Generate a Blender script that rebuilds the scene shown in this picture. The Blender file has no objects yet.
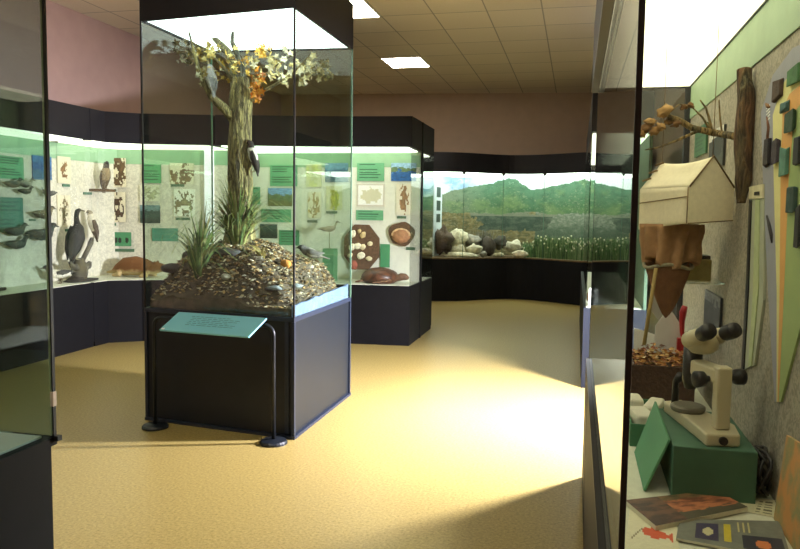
import bpy, math, random
from mathutils import Vector, Matrix, noise
V = Vector
PI = math.pi
R = random.Random(11)
scene = bpy.context.scene
COL = scene.collection

# ------------------------------------------------------------------ camera
F, PPX, PPY, HC = 719.6, 410.74, 268.65, 1.5
YAW, PITCH, ROLL = .22507, .078376, .014321
FWD = V((-math.sin(YAW) * math.cos(PITCH), math.cos(YAW) * math.cos(PITCH), -math.sin(PITCH)))
_r = V((math.cos(YAW), math.sin(YAW), 0)); _u = _r.cross(FWD)
RGT = _r * math.cos(ROLL) + _u * math.sin(ROLL)
UPV = _u * math.cos(ROLL) - _r * math.sin(ROLL)
EYE = V((0, 0, HC))
cam = bpy.data.cameras.new('camera')
cam.sensor_width = 36
cam.lens = F / 800 * 36
cam.shift_x = (400 - PPX) / 800
cam.shift_y = (PPY - 274.5) / 800
cam.clip_start = 0.05
co = bpy.data.objects.new('camera', cam)
COL.objects.link(co)
co.matrix_world = Matrix.Translation(EYE) @ Matrix((RGT, UPV, -FWD)).transposed().to_4x4()
scene.camera = co

def ray(u, v):
    return FWD + RGT * ((u - PPX) / F) - UPV * ((v - PPY) / F)
def AZ(u, v, z):
    r = ray(u, v); return outof(EYE + r * ((into((0,0,z)).z - HC) / r.z))
def AX(u, v, x):
    r = ray(u, v); return outof(EYE + r * (into((x,0,0)).x / r.x))
def AY(u, v, y):
    r = ray(u, v); return outof(EYE + r * (into((0,y,0)).y / r.y))

# ------------------------------------------------------------------ colour and materials
def s2l(c):
    c = c / 255.0
    return c / 12.92 if c <= 0.04045 else ((c + 0.055) / 1.055) ** 2.4
def C(r, g, b):
    return (s2l(r), s2l(g), s2l(b), 1.0)
def mixc(a, b, t):
    return tuple(a[i] + (b[i] - a[i]) * t for i in range(4))
def shade(c, k):
    return (c[0] * k, c[1] * k, c[2] * k, 1)

MATS = {}
def base_mat(name):
    m = bpy.data.materials.new(name)
    m.use_nodes = True
    nt = m.node_tree
    p = nt.nodes['Principled BSDF']
    MATS[name] = m
    return m, nt, p
def mat(name, rgb, rough=0.5, metal=0.0, scale=30.0, var=0.12, bump=0.0, spec=0.5, coords='Object'):
    m, nt, p = base_mat(name)
    c = C(*rgb)
    tc = nt.nodes.new('ShaderNodeTexCoord')
    n = nt.nodes.new('ShaderNodeTexNoise'); n.inputs['Scale'].default_value = scale; n.inputs['Detail'].default_value = 5
    nt.links.new(tc.outputs[coords], n.inputs['Vector'])
    r = nt.nodes.new('ShaderNodeValToRGB')
    r.color_ramp.elements[0].position = 0.3; r.color_ramp.elements[1].position = 0.7
    r.color_ramp.elements[0].color = shade(c, 1 - var); r.color_ramp.elements[1].color = shade(c, 1 + var)
    nt.links.new(n.outputs['Fac'], r.inputs['Fac'])
    nt.links.new(r.outputs['Color'], p.inputs['Base Color'])
    p.inputs['Roughness'].default_value = rough
    p.inputs['Metallic'].default_value = metal
    p.inputs['Specular IOR Level'].default_value = spec
    if bump:
        b = nt.nodes.new('ShaderNodeBump'); b.inputs['Strength'].default_value = bump; b.inputs['Distance'].default_value = 0.01
        nt.links.new(n.outputs['Fac'], b.inputs['Height']); nt.links.new(b.outputs['Normal'], p.inputs['Normal'])
    return m
def colmat(name, rough=0.6, scale=60.0, var=0.15, bump=0.0):
    """Reads the pattern each mesh carries in its colour attribute, broken up by a little noise."""
    m, nt, p = base_mat(name)
    a = nt.nodes.new('ShaderNodeAttribute'); a.attribute_name = 'Col'
    tc = nt.nodes.new('ShaderNodeTexCoord')
    n = nt.nodes.new('ShaderNodeTexNoise'); n.inputs['Scale'].default_value = scale; n.inputs['Detail'].default_value = 4
    nt.links.new(tc.outputs['Object'], n.inputs['Vector'])
    mr = nt.nodes.new('ShaderNodeMapRange'); mr.inputs['From Min'].default_value = .3; mr.inputs['From Max'].default_value = .7
    mr.inputs['To Min'].default_value = 1 - var; mr.inputs['To Max'].default_value = 1 + var
    nt.links.new(n.outputs['Fac'], mr.inputs['Value'])
    mx = nt.nodes.new('ShaderNodeVectorMath'); mx.operation = 'SCALE'
    nt.links.new(a.outputs['Color'], mx.inputs[0]); nt.links.new(mr.outputs['Result'], mx.inputs['Scale'])
    nt.links.new(mx.outputs['Vector'], p.inputs['Base Color'])
    p.inputs['Roughness'].default_value = rough
    if bump:
        b = nt.nodes.new('ShaderNodeBump'); b.inputs['Strength'].default_value = bump; b.inputs['Distance'].default_value = 0.01
        nt.links.new(n.outputs['Fac'], b.inputs['Height']); nt.links.new(b.outputs['Normal'], p.inputs['Normal'])
    return m
def glass_mat(name, tint, f0=0.03):
    m = bpy.data.materials.new(name); m.use_nodes = True
    nt = m.node_tree; nt.nodes.clear()
    out = nt.nodes.new('ShaderNodeOutputMaterial')
    t = nt.nodes.new('ShaderNodeBsdfTransparent'); t.inputs['Color'].default_value = tint
    g = nt.nodes.new('ShaderNodeBsdfGlossy'); g.inputs['Roughness'].default_value = 0.0
    lw = nt.nodes.new('ShaderNodeLayerWeight'); lw.inputs['Blend'].default_value = 0.5
    pw = nt.nodes.new('ShaderNodeMath'); pw.operation = 'POWER'; pw.inputs[1].default_value = 5.0
    ma = nt.nodes.new('ShaderNodeMath'); ma.operation = 'MULTIPLY_ADD'; ma.inputs[1].default_value = 1 - f0; ma.inputs[2].default_value = f0
    mx = nt.nodes.new('ShaderNodeMixShader')
    nt.links.new(lw.outputs['Facing'], pw.inputs[0]); nt.links.new(pw.outputs[0], ma.inputs[0])
    nt.links.new(ma.outputs[0], mx.inputs['Fac']); nt.links.new(t.outputs[0], mx.inputs[1]); nt.links.new(g.outputs[0], mx.inputs[2])
    nt.links.new(mx.outputs[0], out.inputs['Surface'])
    MATS[name] = m
    return m
def emit_mat(name, rgb, strength):
    m, nt, p = base_mat(name)
    p.inputs['Base Color'].default_value = (.8, .8, .8, 1)
    p.inputs['Emission Color'].default_value = C(*rgb)
    p.inputs['Emission Strength'].default_value = strength
    return m

black = mat('black_laminate', (15, 15, 18), .55, spec=.16, scale=12, var=.15)
blue_black = mat('blue_black_laminate', (18, 23, 30), .42, spec=.4, scale=12, var=.12)
header_m = mat('header_laminate', (23, 22, 28), .55, spec=.3, scale=12, var=.12)
trim_m = mat('blue_trim', (30, 38, 54), .4, scale=20, var=.1)
rail_m = mat('dark_rail', (28, 26, 28), .5)
ledge_m = mat('ledge_grey', (34, 33, 36), .55, spec=.25)
cream = mat('cream_deck', (214, 214, 196), .55, scale=40, var=.05)
white_m = mat('white_board', (238, 236, 232), .5, var=.03)
seal = mat('dark_seal', (22, 20, 22), .5)
bright_edge = mat('pale_glass_edge', (176, 186, 150), .25)
glass_edge = mat('green_glass_edge', (92, 124, 104), .2)
glass = glass_mat('case_glass', (.95, .975, .955, 1), .022)
glass_tall = glass_mat('tall_case_glass', (.90, .945, .905, 1), .03)
glass_grey = glass_mat('side_case_glass', (.80, .86, .84, 1), .035)
painted = colmat('printed_board', .55, 90, .06)
feather = colmat('feathers', .8, 60, .28, .3)
stone_m = colmat('mixed_stone', .85, 25, .3, .5)
fur = colmat('fur', .9, 90, .25, .4)
plant = colmat('plant', .6, 30, .2)
metal_m = mat('grey_metal', (120, 122, 125), .35, .8)

# ------------------------------------------------------------------ mesh building
FRAME = [None]
def into(p):
    f = FRAME[0]
    return V(p) if f is None else V([p[k]*f[k][0]+f[k][1] for k in range(3)])
def outof(p):
    f = FRAME[0]
    return V(p) if f is None else V([(p[k]-f[k][1])/f[k][0] for k in range(3)])
class MB:
    def __init__(s):
        s.v, s.f, s.c, s.m = [], [], [], []
    def add(s, vs, fs, col=None, mi=0):
        b = len(s.v)
        s.v += [V(p) for p in vs]
        for i, f in enumerate(fs):
            s.f.append([b + k for k in f])
            s.c.append(col[i] if isinstance(col, list) else col)
            s.m.append(mi)
        return s
    def box(s, x0, y0, z0, x1, y1, z1, col=None, mi=0):
        return s.add([(x0,y0,z0),(x1,y0,z0),(x1,y1,z0),(x0,y1,z0),(x0,y0,z1),(x1,y0,z1),(x1,y1,z1),(x0,y1,z1)],
                     [(0,3,2,1),(4,5,6,7),(0,1,5,4),(1,2,6,5),(2,3,7,6),(3,0,4,7)], col, mi)
    def obox(s, c, size, M=None, col=None, mi=0):
        M = M or Matrix()
        h = [d / 2 for d in size]
        vs = [V(c) + M @ V((x*h[0], y*h[1], z*h[2])) for z in (-1,1) for x, y in ((-1,-1),(1,-1),(1,1),(-1,1))]
        return s.add(vs, [(0,3,2,1),(4,5,6,7),(0,1,5,4),(1,2,6,5),(2,3,7,6),(3,0,4,7)], col, mi)
    def prism(s, poly, z0, z1, col=None, mi=0):
        n = len(poly)
        a = sum(poly[i][0]*poly[(i+1)%n][1]-poly[(i+1)%n][0]*poly[i][1] for i in range(n))
        if a < 0: poly = poly[::-1]
        vs = [(p[0], p[1], z0) for p in poly] + [(p[0], p[1], z1) for p in poly]
        fs = [tuple(range(n))[::-1], tuple(range(n, 2*n))] + [(i, (i+1)%n, n+(i+1)%n, n+i) for i in range(n)]
        return s.add(vs, fs, col, mi)
    def plate(s, pts, nrm, t, col=None, mi=0):
        """polygon pts (3D) extruded by t along nrm"""
        n = len(pts); nrm = V(nrm)
        pts = [V(p) for p in pts]
        k = V((0,0,0))
        for i in range(n): k += pts[i].cross(pts[(i+1)%n])
        if k.dot(nrm) < 0: pts = pts[::-1]
        vs = pts + [p + nrm*t for p in pts]
        fs = [tuple(range(n))[::-1], tuple(range(n, 2*n))] + [(i, (i+1)%n, n+(i+1)%n, n+i) for i in range(n)]
        return s.add(vs, fs, col, mi)
    def tube(s, pts, rad, seg=8, cols=None, side=None, closed=False, mi=0):
        pts = [V(p) for p in pts]; n = len(pts)
        if not isinstance(rad, (list, tuple)): rad = [rad]*n
        vs = []; pside = None
        for i in range(n):
            a = pts[(i-1) % n] if (i > 0 or closed) else pts[0]
            b = pts[(i+1) % n] if (i < n-1 or closed) else pts[-1]
            t = (b - a).normalized()
            if side is not None: sd = V(side)
            elif pside is None:
                sd = t.cross(V((0,0,1)))
                if sd.length < .1: sd = t.cross(V((0,1,0)))
            else: sd = pside
            sd = (sd - t * sd.dot(t)).normalized(); pside = sd
            u = sd.cross(t).normalized()
            r = rad[i]
            ra, rb = r if isinstance(r, (list, tuple)) else (r, r)
            for k in range(seg):
                an = 2*PI*k/seg
                vs.append(pts[i] + sd*(ra*math.cos(an)) + u*(rb*math.sin(an)))
        fs, cc = [], []
        for i in range(n if closed else n-1):
            j = (i+1) % n
            for k in range(seg):
                k2 = (k+1) % seg
                fs.append((i*seg+k, j*seg+k, j*seg+k2, i*seg+k2)); cc.append(cols[i] if cols else None)
        if not closed:
            fs.append(tuple(range(seg))); cc.append(cols[0] if cols else None)
            fs.append(tuple(range((n-1)*seg, n*seg))[::-1]); cc.append(cols[-1] if cols else None)
        return s.add(vs, fs, cc if cols else None, mi)
    def ball(s, c, r, seg=12, rings=8, jit=0.0, col=None, M=None, seed=0, freq=2.0):
        c = V(c); r = r if isinstance(r, (list, tuple)) else (r, r, r); M = M or Matrix()
        vs = []
        def pt(a, b):
            d = V((math.cos(a)*math.sin(b), math.sin(a)*math.sin(b), math.cos(b)))
            k = 1 + (jit*noise.noise(d*freq + V((seed*7.3, seed*3.1, seed))) if jit else 0)
            return c + M @ V((d.x*r[0]*k, d.y*r[1]*k, d.z*r[2]*k))
        vs.append(pt(0, 0))
        for i in range(1, rings):
            for k in range(seg): vs.append(pt(2*PI*k/seg, PI*i/rings))
        vs.append(pt(0, PI))
        fs = []
        for k in range(seg): fs.append((0, 1+k, 1+(k+1)%seg))
        for i in range(rings-2):
            for k in range(seg):
                a = 1+i*seg+k; b = 1+i*seg+(k+1)%seg
                fs.append((a, a+seg, b+seg, b))
        l = len(vs)-1; o = 1+(rings-2)*seg
        for k in range(seg): fs.append((o+k, l, o+(k+1)%seg))
        return s.add(vs, fs, col)
    def lathe(s, prof, c=(0,0,0), seg=20, M=None, col=None):
        c = V(c); M = M or Matrix(); n = len(prof); vs = []
        for r, z in prof:
            for k in range(seg):
                a = 2*PI*k/seg
                vs.append(c + M @ V((max(r,1e-4)*math.cos(a), max(r,1e-4)*math.sin(a), z)))
        fs = [(i*seg+k, i*seg+(k+1)%seg, (i+1)*seg+(k+1)%seg, (i+1)*seg+k) for i in range(n-1) for k in range(seg)]
        fs.append(tuple(range(seg))[::-1]); fs.append(tuple(range((n-1)*seg, n*seg)))
        return s.add(vs, fs, col)
    def grid(s, fn, nx, ny, colfn=None):
        vs = [fn(i/nx, j/ny) for j in range(ny+1) for i in range(nx+1)]
        fs, cc = [], []
        for j in range(ny):
            for i in range(nx):
                a = j*(nx+1)+i
                fs.append((a, a+1, a+nx+2, a+nx+1))
                if colfn: cc.append(colfn((i+.5)/nx, (j+.5)/ny))
        return s.add(vs, fs, cc if colfn else None)
    def build(s, name, mats, parent=None, smooth=False, bevel=0.0, local=False, tag=None, kind=None, remesh=0.0, solid=0.0, subsurf=0):
        mats = mats if isinstance(mats, (list, tuple)) else [mats]
        vv = s.v if local else [into(p) for p in s.v]
        org = V((0,0,0))
        if parent is not None:
            if not local: org = V(parent.location) if parent.parent is None else V(parent.parent.location) + V(parent.location)
        elif not local and vv:
            xs = [p.x for p in vv]; ys = [p.y for p in vv]; zs = [p.z for p in vv]
            org = V(((min(xs)+max(xs))/2, (min(ys)+max(ys))/2, min(zs)))
        me = bpy.data.meshes.new(name)
        me.from_pydata([tuple(p - org) for p in vv], [], s.f)
        for m in mats: me.materials.append(m)
        me.polygons.foreach_set('material_index', s.m)
        if any(c is not None for c in s.c):
            ca = me.color_attributes.new('Col', 'FLOAT_COLOR', 'CORNER')
            buf = []
            for fi, f in enumerate(s.f):
                c = s.c[fi] or (.5,.5,.5,1)
                for _ in f: buf += [c[0], c[1], c[2], 1.0]
            ca.data.foreach_set('color', buf)
        if smooth: me.polygons.foreach_set('use_smooth', [True]*len(me.polygons))
        me.validate(); me.update()
        o = bpy.data.objects.new(name, me); COL.objects.link(o)
        if parent is not None: o.parent = parent
        elif not local: o.location = org
        if remesh:
            md = o.modifiers.new('skin', 'REMESH'); md.mode = 'VOXEL'; md.voxel_size = remesh; md.use_smooth_shade = True
        if bevel:
            md = o.modifiers.new('bevel', 'BEVEL'); md.width = bevel; md.segments = 2; md.limit_method = 'ANGLE'
        if solid:
            md = o.modifiers.new('solid', 'SOLIDIFY'); md.thickness = solid; md.offset = 0
        if subsurf:
            md = o.modifiers.new('sub', 'SUBSURF'); md.levels = subsurf; md.render_levels = subsurf
        if tag: T(o, *tag)
        if kind: o['kind'] = kind
        return o

def T(o, label, cat, group=None):
    o['label'] = label; o['category'] = cat
    if group: o['group'] = group
    return o
def thing(name, label, cat, loc=(0,0,0), rz=0.0, group=None):
    o = bpy.data.objects.new(name, None); COL.objects.link(o)
    o.empty_display_size = .05
    o.location = into(loc); o.rotation_euler = (0, 0, rz)
    return T(o, label, cat, group)

def fbm(x, y, z=0.0, o=4):
    return noise.fractal(V((x, y, z)), 1.0, 2.0, o)

# ------------------------------------------------------------------ the room
XL, XR, YN, YB, ZC = -5.69, 1.19, -2.2, 13.6, 3.75
def room_mat_floor():
    m, nt, p = base_mat('floor_linoleum')
    tc = nt.nodes.new('ShaderNodeTexCoord')
    n1 = nt.nodes.new('ShaderNodeTexNoise'); n1.inputs['Scale'].default_value = 70; n1.inputs['Detail'].default_value = 6; n1.inputs['Roughness'].default_value = .7
    n2 = nt.nodes.new('ShaderNodeTexNoise'); n2.inputs['Scale'].default_value = 1.4; n2.inputs['Detail'].default_value = 3
    br = nt.nodes.new('ShaderNodeTexBrick'); br.offset = 0.0; br.inputs['Scale'].default_value = 1.0
    br.inputs['Brick Width'].default_value = .61; br.inputs['Row Height'].default_value = .61; br.inputs['Mortar Size'].default_value = .0025
    br.inputs['Color1'].default_value = (1,1,1,1); br.inputs['Color2'].default_value = (.95,.95,.95,1); br.inputs['Mortar'].default_value = (.85,.85,.85,1)
    for n in (n1, n2, br): nt.links.new(tc.outputs['Object'], n.inputs['Vector'])
    r = nt.nodes.new('ShaderNodeValToRGB')
    r.color_ramp.elements[0].position = .32; r.color_ramp.elements[0].color = C(116, 100, 46)
    r.color_ramp.elements[1].position = .66; r.color_ramp.elements[1].color = C(172, 152, 96)
    nt.links.new(n1.outputs['Fac'], r.inputs['Fac'])
    m1 = nt.nodes.new('ShaderNodeMixRGB'); m1.blend_type = 'MULTIPLY'; m1.inputs['Fac'].default_value = 1
    nt.links.new(r.outputs['Color'], m1.inputs[1]); m1.inputs[2].default_value = (1, 1, 1, 1)
    mr = nt.nodes.new('ShaderNodeMapRange'); mr.inputs['To Min'].default_value = .2; mr.inputs['To Max'].default_value = .42
    nt.links.new(n2.outputs['Fac'], mr.inputs['Value'])
    nt.links.new(m1.outputs[0], p.inputs['Base Color']); p.inputs['Roughness'].default_value = .34
    p.inputs['Specular IOR Level'].default_value = .45
    return m
def room_mat_ceiling():
    m, nt, p = base_mat('ceiling_tiles')
    tc = nt.nodes.new('ShaderNodeTexCoord')
    mp = nt.nodes.new('ShaderNodeMapping'); mp.inputs['Location'].default_value = (CEIL_DX, CEIL_DY, 0)
    nt.links.new(tc.outputs['Object'], mp.inputs['Vector'])
    br = nt.nodes.new('ShaderNodeTexBrick'); br.offset = 0.0; br.inputs['Scale'].default_value = 1.0
    br.inputs['Brick Width'].default_value = .61; br.inputs['Row Height'].default_value = .72; br.inputs['Mortar Size'].default_value = .009; br.inputs['Mortar Smooth'].default_value = .3
    c = C(234, 222, 198)
    br.inputs['Color1'].default_value = c; br.inputs['Color2'].default_value = shade(c, .93); br.inputs['Mortar'].default_value = shade(c, .5)
    nt.links.new(mp.outputs[0], br.inputs['Vector'])
    n = nt.nodes.new('ShaderNodeTexNoise'); n.inputs['Scale'].default_value = 55
    nt.links.new(tc.outputs['Object'], n.inputs['Vector'])
    mx = nt.nodes.new('ShaderNodeMixRGB'); mx.blend_type = 'OVERLAY'; mx.inputs['Fac'].default_value = .18
    nt.links.new(br.outputs['Color'], mx.inputs[1]); nt.links.new(n.outputs['Fac'], mx.inputs[2])
    nt.links.new(mx.outputs[0], p.inputs['Base Color']); p.inputs['Roughness'].default_value = .9
    return m
CEIL_DX, CEIL_DY = 0.0, 0.0
floor_m = room_mat_floor()
wall_m = mat('wall_plaster', (188, 158, 150), .85, scale=6, var=.04)
wall_b = mat('back_wall_plaster', (200, 178, 158), .85, scale=6, var=.04)
plain_w = mat('plain_wall', (178, 160, 146), .85, scale=6, var=.04)

def struct(name, b, m, **k):
    o = b.build(name, m, kind='structure', **k); return o
b = MB(); b.box(XL-.1, YN-.1, -.1, XR+.1, 14.6, 0); fl = struct('floor', b, floor_m)
b = MB(); b.box(XL-.1, YN-.1, ZC, XR+.1, 14.6, ZC+.1)
CX, CY = (XL+XR)/2, (YN-.1+14.6)/2
# tile joints: one along X = -2.27, rows ending at Y = 11.09
CEIL_DX = (CX + 2.27) % .61; CEIL_DY = (CY - 11.09) % .72
ce = struct('ceiling', b, room_mat_ceiling())
b = MB(); b.box(XL-.1, YN, 0, XL, 14.6, ZC); struct('wall_left', b, wall_m)
b = MB(); b.prism([(XL, 13.32), (XR, 14.02), (XR, 14.12), (XL, 13.42)], 0, ZC); struct('wall_back', b, wall_b)
b = MB(); b.box(XL, YN-.1, 0, XR, YN, ZC); struct('wall_rear', b, plain_w)
WIN = [(5.25, .10, .95, 1.9), (8.45, .24, .72, 2.8)]       # centre Y, half width, sill, head
b = MB(); ys = [YN] + [q for w in WIN for q in (w[0]-w[1], w[0]+w[1])] + [14.6]
for i in range(0, len(ys), 2): b.box(XR, ys[i], 0, XR+.1, ys[i+1], ZC)
for w in WIN:
    b.box(XR, w[0]-w[1], 0, XR+.1, w[0]+w[1], w[2]); b.box(XR, w[0]-w[1], w[3], XR+.1, w[0]+w[1], ZC)
struct('wall_right', b, plain_w)
win_glow = [emit_mat('daylight_pane_a', (255, 250, 248), 8.0), emit_mat('daylight_pane_b', (225, 232, 255), 5.0)]
for i, w in enumerate(WIN):
    b = MB()
    y0, y1, z0, z1 = w[0]-w[1], w[0]+w[1], w[2], w[3]
    t = .025
    b.box(XR-.005, y0, z0, XR+.06, y0+t, z1); b.box(XR-.005, y1-t, z0, XR+.06, y1, z1)
    b.box(XR-.005, y0+t, z0, XR+.06, y1-t, z0+t); b.box(XR-.005, y0+t, z1-t, XR+.06, y1-t, z1)
    fr = struct('window_%d' % (i+1), b, white_m)
    p = MB().box(XR+.05, y0+t, z0+t, XR+.058, y1-t, z1-t).build('pane', win_glow[i], parent=fr)
la = bpy.data.lights.new('window_daylight', 'AREA'); la.shape = 'RECTANGLE'; la.size = .14; la.size_y = .9
la.energy = 740; la.color = (.98, .95, 1.06)
lo = bpy.data.objects.new('window_daylight', la); COL.objects.link(lo)
lo.location = (XR - .01, 5.25, 1.42); lo.rotation_euler = (0, math.radians(62), 0)
lo.rotation_euler = V((-1, 0.0, -.75)).to_track_quat('-Z', 'Y').to_euler()
la.spread = math.radians(125)

# ceiling light panels
lamp_pan = emit_mat('ceiling_lamp_diffuser', (255, 244, 222), 36.0)
lamp_fr = mat('lamp_frame', (220, 214, 200), .5)
def ceiling_light(x0, y0, label):
    t = thing('ceiling_light', label, 'ceiling light', (x0+.305, y0+.367, ZC-.02), group='recessed ceiling lights')
    b = MB(); w, d, e = .61, .72, .018
    b.box(x0, y0, ZC-.014, x0+w, y0+e, ZC-.0005); b.box(x0, y0+d-e, ZC-.014, x0+w, y0+d, ZC-.0005)
    b.box(x0, y0+e, ZC-.014, x0+e, y0+d-e, ZC-.0005); b.box(x0+w-e, y0+e, ZC-.014, x0+w, y0+d-e, ZC-.0005)
    b.build('frame', lamp_fr, t)
    MB().box(x0+e, y0+e, ZC-.01, x0+w-e, y0+d-e, ZC-.0005).build('diffuser', lamp_pan, t)
ceiling_light(-2.88, 10.37, 'square white ceiling light over the floor before the landscape diorama, fully in view')
ceiling_light(-2.88, 7.49, 'square white ceiling light cut by the top edge, above the glazed tree case')
for y in (1.73, -1.15):  # unseen panels added along the same row to light the room
    ceiling_light(-2.88, y, 'square white ceiling light added out of view at the camera end to brighten the room')

# ------------------------------------------------------------------ showcases
def inset(poly, k):
    cx = sum(p[0] for p in poly)/len(poly); cy = sum(p[1] for p in poly)/len(poly)
    return [(cx+(p[0]-cx)*k, cy+(p[1]-cy)*k) for p in poly]
def strip_poly(line, d, side):
    """offset ribbon polygon of a polyline, thickness d to the given side (+1 left of travel)"""
    off = []
    for i, p in enumerate(line):
        a = line[max(i-1, 0)]; c = line[min(i+1, len(line)-1)]
        dx, dy = c[0]-a[0], c[1]-a[1]; l = math.hypot(dx, dy)
        off.append((p[0] - side*dy/l*d, p[1] + side*dx/l*d))
    return off
def ribbon(b, line, d, side, z0, z1, mi=0, edge=None):
    off = strip_poly(line, d, side)
    for i in range(len(line)-1):
        q = [line[i], line[i+1], off[i+1], off[i]]
        b.prism(q, z0, z1, mi=mi)

def showcase(name, label, front, back, zb, zh0, zh1, diff, back_m, panes=None, base_m=None, base_in=.0, band=None, ends=(), deck_m=None, kick=.05, head_over=0.0):
    cx = sum(p[0] for p in front)/len(front); cy = sum(p[1] for p in front)/len(front)
    t = thing(name, label, 'display case', (cx, cy, 0))
    poly = front + back[::-1]
    MB().prism(poly, kick, zb-.005).build('base', base_m or black, t)
    MB().prism(inset(poly, .995), 0, kick).build('plinth', black, t)
    MB().prism(inset(poly, .985), zb-.005, zb).build('deck', deck_m or cream, t)
    MB().prism(poly, zh0, zh1).build('header', header_m, t)
    MB().prism(inset(poly, .95), zh0-.018, zh0-.001).build('light_diffuser', diff, t)
    b = MB(); ribbon(b, back, .025, -1, zb, zh0-.02); bp = b.build('back_panel', back_m, t)
    if band:
        b = MB(); ribbon(b, strip_poly(back, .026, -1), .004, -1, zh0-.02-band[0], zh0-.021); b.build('title_band', band[1], bp)
    segs = panes if panes else [front[i:i+2] for i in range(len(front)-1)]
    for sg in list(segs) + list(ends):
        b = MB(); ribbon(b, sg, .008, 1, zb, zh0); b.build('glass_pane', glass, t)
    return t

panel_m = None
def panel_mat(name, rgb, dark=.86, scale=26):
    m, nt, p = base_mat(name)
    c = C(*rgb)
    tc = nt.nodes.new('ShaderNodeTexCoord')
    n = nt.nodes.new('ShaderNodeTexNoise'); n.inputs['Scale'].default_value = scale; n.inputs['Detail'].default_value = 8; n.inputs['Distortion'].default_value = 1.6
    nt.links.new(tc.outputs['Object'], n.inputs['Vector'])
    r = nt.nodes.new('ShaderNodeValToRGB'); r.color_ramp.elements[0].position = .42; r.color_ramp.elements[1].position = .55
    r.color_ramp.elements[0].color = shade(c, dark); r.color_ramp.elements[1].color = c
    nt.links.new(n.outputs['Fac'], r.inputs['Fac']); nt.links.new(r.outputs['Color'], p.inputs['Base Color'])
    p.inputs['Roughness'].default_value = .8
    return m
pan_left = panel_mat('mottled_cream_panel', (222, 214, 196), .80, 22)
pan_isl = panel_mat('pale_panel', (226, 224, 208), .95, 10)
pan_right = panel_mat('woven_grey_panel', (164, 156, 140), .66, 45)
band_m = mat('green_title_band', (146, 182, 146), .6, scale=8, var=.06)
band_r = mat('green_wall_band', (146, 170, 138), .6, scale=8, var=.08)
dif_left = emit_mat('case_tube_light', (250, 252, 226), 1.9)
dif_isl = emit_mat('island_tube_light', (248, 255, 236), 2.9)
dif_dio = emit_mat('diorama_tube_light', (246, 255, 244), 5.2)
dif_near = emit_mat('near_case_diffuser', (255, 246, 210), 2.6)
dif_tall = emit_mat('tall_case_diffuser', (232, 246, 250), 4.0)

# long wall case at left and the corner case beside it
lw = showcase('long_display_case', 'long black display case along the left wall, birds on its pale back panel',
    [(-5.05, 2.4), (-5.05, 6.75)], [(-5.5, 2.4), (-5.5, 6.75)], .70, 2.212, 2.545, dif_left, pan_left, band=(.17, band_m),
    panes=[[(-5.05, 2.4), (-5.05, 4.6)], [(-5.05, 4.6), (-5.05, 6.75)]])
CF = [(-5.05, 6.754), (-5.04, 6.98), (-4.75, 7.18), (-3.99, 7.40)]
CB = [(-5.5, 6.754), (-5.5, 7.45), (-5.36, 7.66), (-3.99, 7.93)]
cc = showcase('corner_display_case', 'black corner display case, partly behind the glazed tree case',
    CF, CB, .70, 2.212, 2.545, dif_left, pan_left, band=(.17, band_m), panes=[CF[:3], CF[2:]])
MB().box(-4.30, 7.79, .70, -4.195, 7.83, 2.19).build('glowing_end_panel', emit_mat('end_panel_glow', (238, 232, 250), .95), cc)  # white end panel with an added glow to make it bright, not a known lamp
IF = [(-3.96, 7.42), (-3.2, 7.60), (-2.47, 7.73), (-1.79, 7.79)]
isl = showcase('island_display_case', 'black island display case with turtle, shells and wader, right of the tree case',
    IF + [(-1.79, 8.32)], [(-3.96, 8.32), (-1.80, 8.32)], .68, 2.215, 2.55, dif_isl, pan_isl, band=(.17, band_m),
    panes=[IF[:3], IF[2:]], ends=[[(-1.79, 7.79), (-1.79, 8.32)]])
b = MB(); b.box(-1.84, 8.325, 0.0, -1.785, 8.395, 2.55); b.build('post', black, isl)
rear = showcase('rear_display_case', 'black display case backing onto the island case, only its glazed end showing',
    [(-1.79, 8.40), (-1.79, 9.05)], [(-4.0, 8.40), (-4.0, 9.05)], .67, 2.215, 2.55, dif_isl, mat('dark_green_panel', (70, 92, 74), .7), ends=[[(-1.795, 9.045), (-4.0, 9.045)]])
MB().box(-3.97, 8.402, .671, -1.83, 8.43, 2.19).build('inner_panel', MATS['dark_green_panel'], rear)

# far right case, only its near end and long side are seen
FRD = (-.0)
far = showcase('far_right_display_case', 'narrow black display case beyond the near right case, seen end on',
    [(.1, 10.4), (.1, 6.36)], [(.6, 10.4), (.6, 6.36)], .70, 2.2, 2.53, dif_left, MATS['dark_green_panel'], ends=[[(.105, 6.355), (.595, 6.355)]])
MB().box(.083, 6.34, .0, .0995, 10.4, .70).build('side_rail', black, far)
MB().box(.083, 6.33, .0, .60, 6.3595, .70).build('end_board', mat('blue_black_board', (18, 24, 36), .5, spec=.3), far)

# landscape diorama across the back
def wavy(x):
    pts = [(-3.2, 11.88), (-2.36, 11.92), (-1.9, 12.08), (-1.27, 12.58), (-.92, 12.66), (-.57, 12.54), (.18, 12.1), (.6, 11.95), (1.15, 11.9)]
    for i in range(len(pts)-1):
        if pts[i][0] <= x <= pts[i+1][0]:
            p0 = pts[max(i-1, 0)][1]; p1 = pts[i][1]; p2 = pts[i+1][1]; p3 = pts[min(i+2, len(pts)-1)][1]
            t = (x-pts[i][0])/(pts[i+1][0]-pts[i][0])
            return p1 + t*(p2-p1) if False else .5*((2*p1)+(-p0+p2)*t+(2*p0-5*p1+4*p2-p3)*t*t+(-p0+3*p1-3*p2+p3)*t**3)
    return pts[-1][1]
DX = [-2.75 + i*(1.12+2.75)/44 for i in range(45)]
DF = [(x, wavy(x)) for x in DX]
DB = [(-2.75, 13.55), (1.12, 13.85)]
DZB, DZ0, DZ1 = .735, 2.185, 2.51
dio = thing('landscape_diorama_case', 'wide wavy-fronted black case holding the green mountain landscape diorama', 'display case', (-.8, 12.3, 0))
dpoly = DF + DB[::-1]
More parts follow.
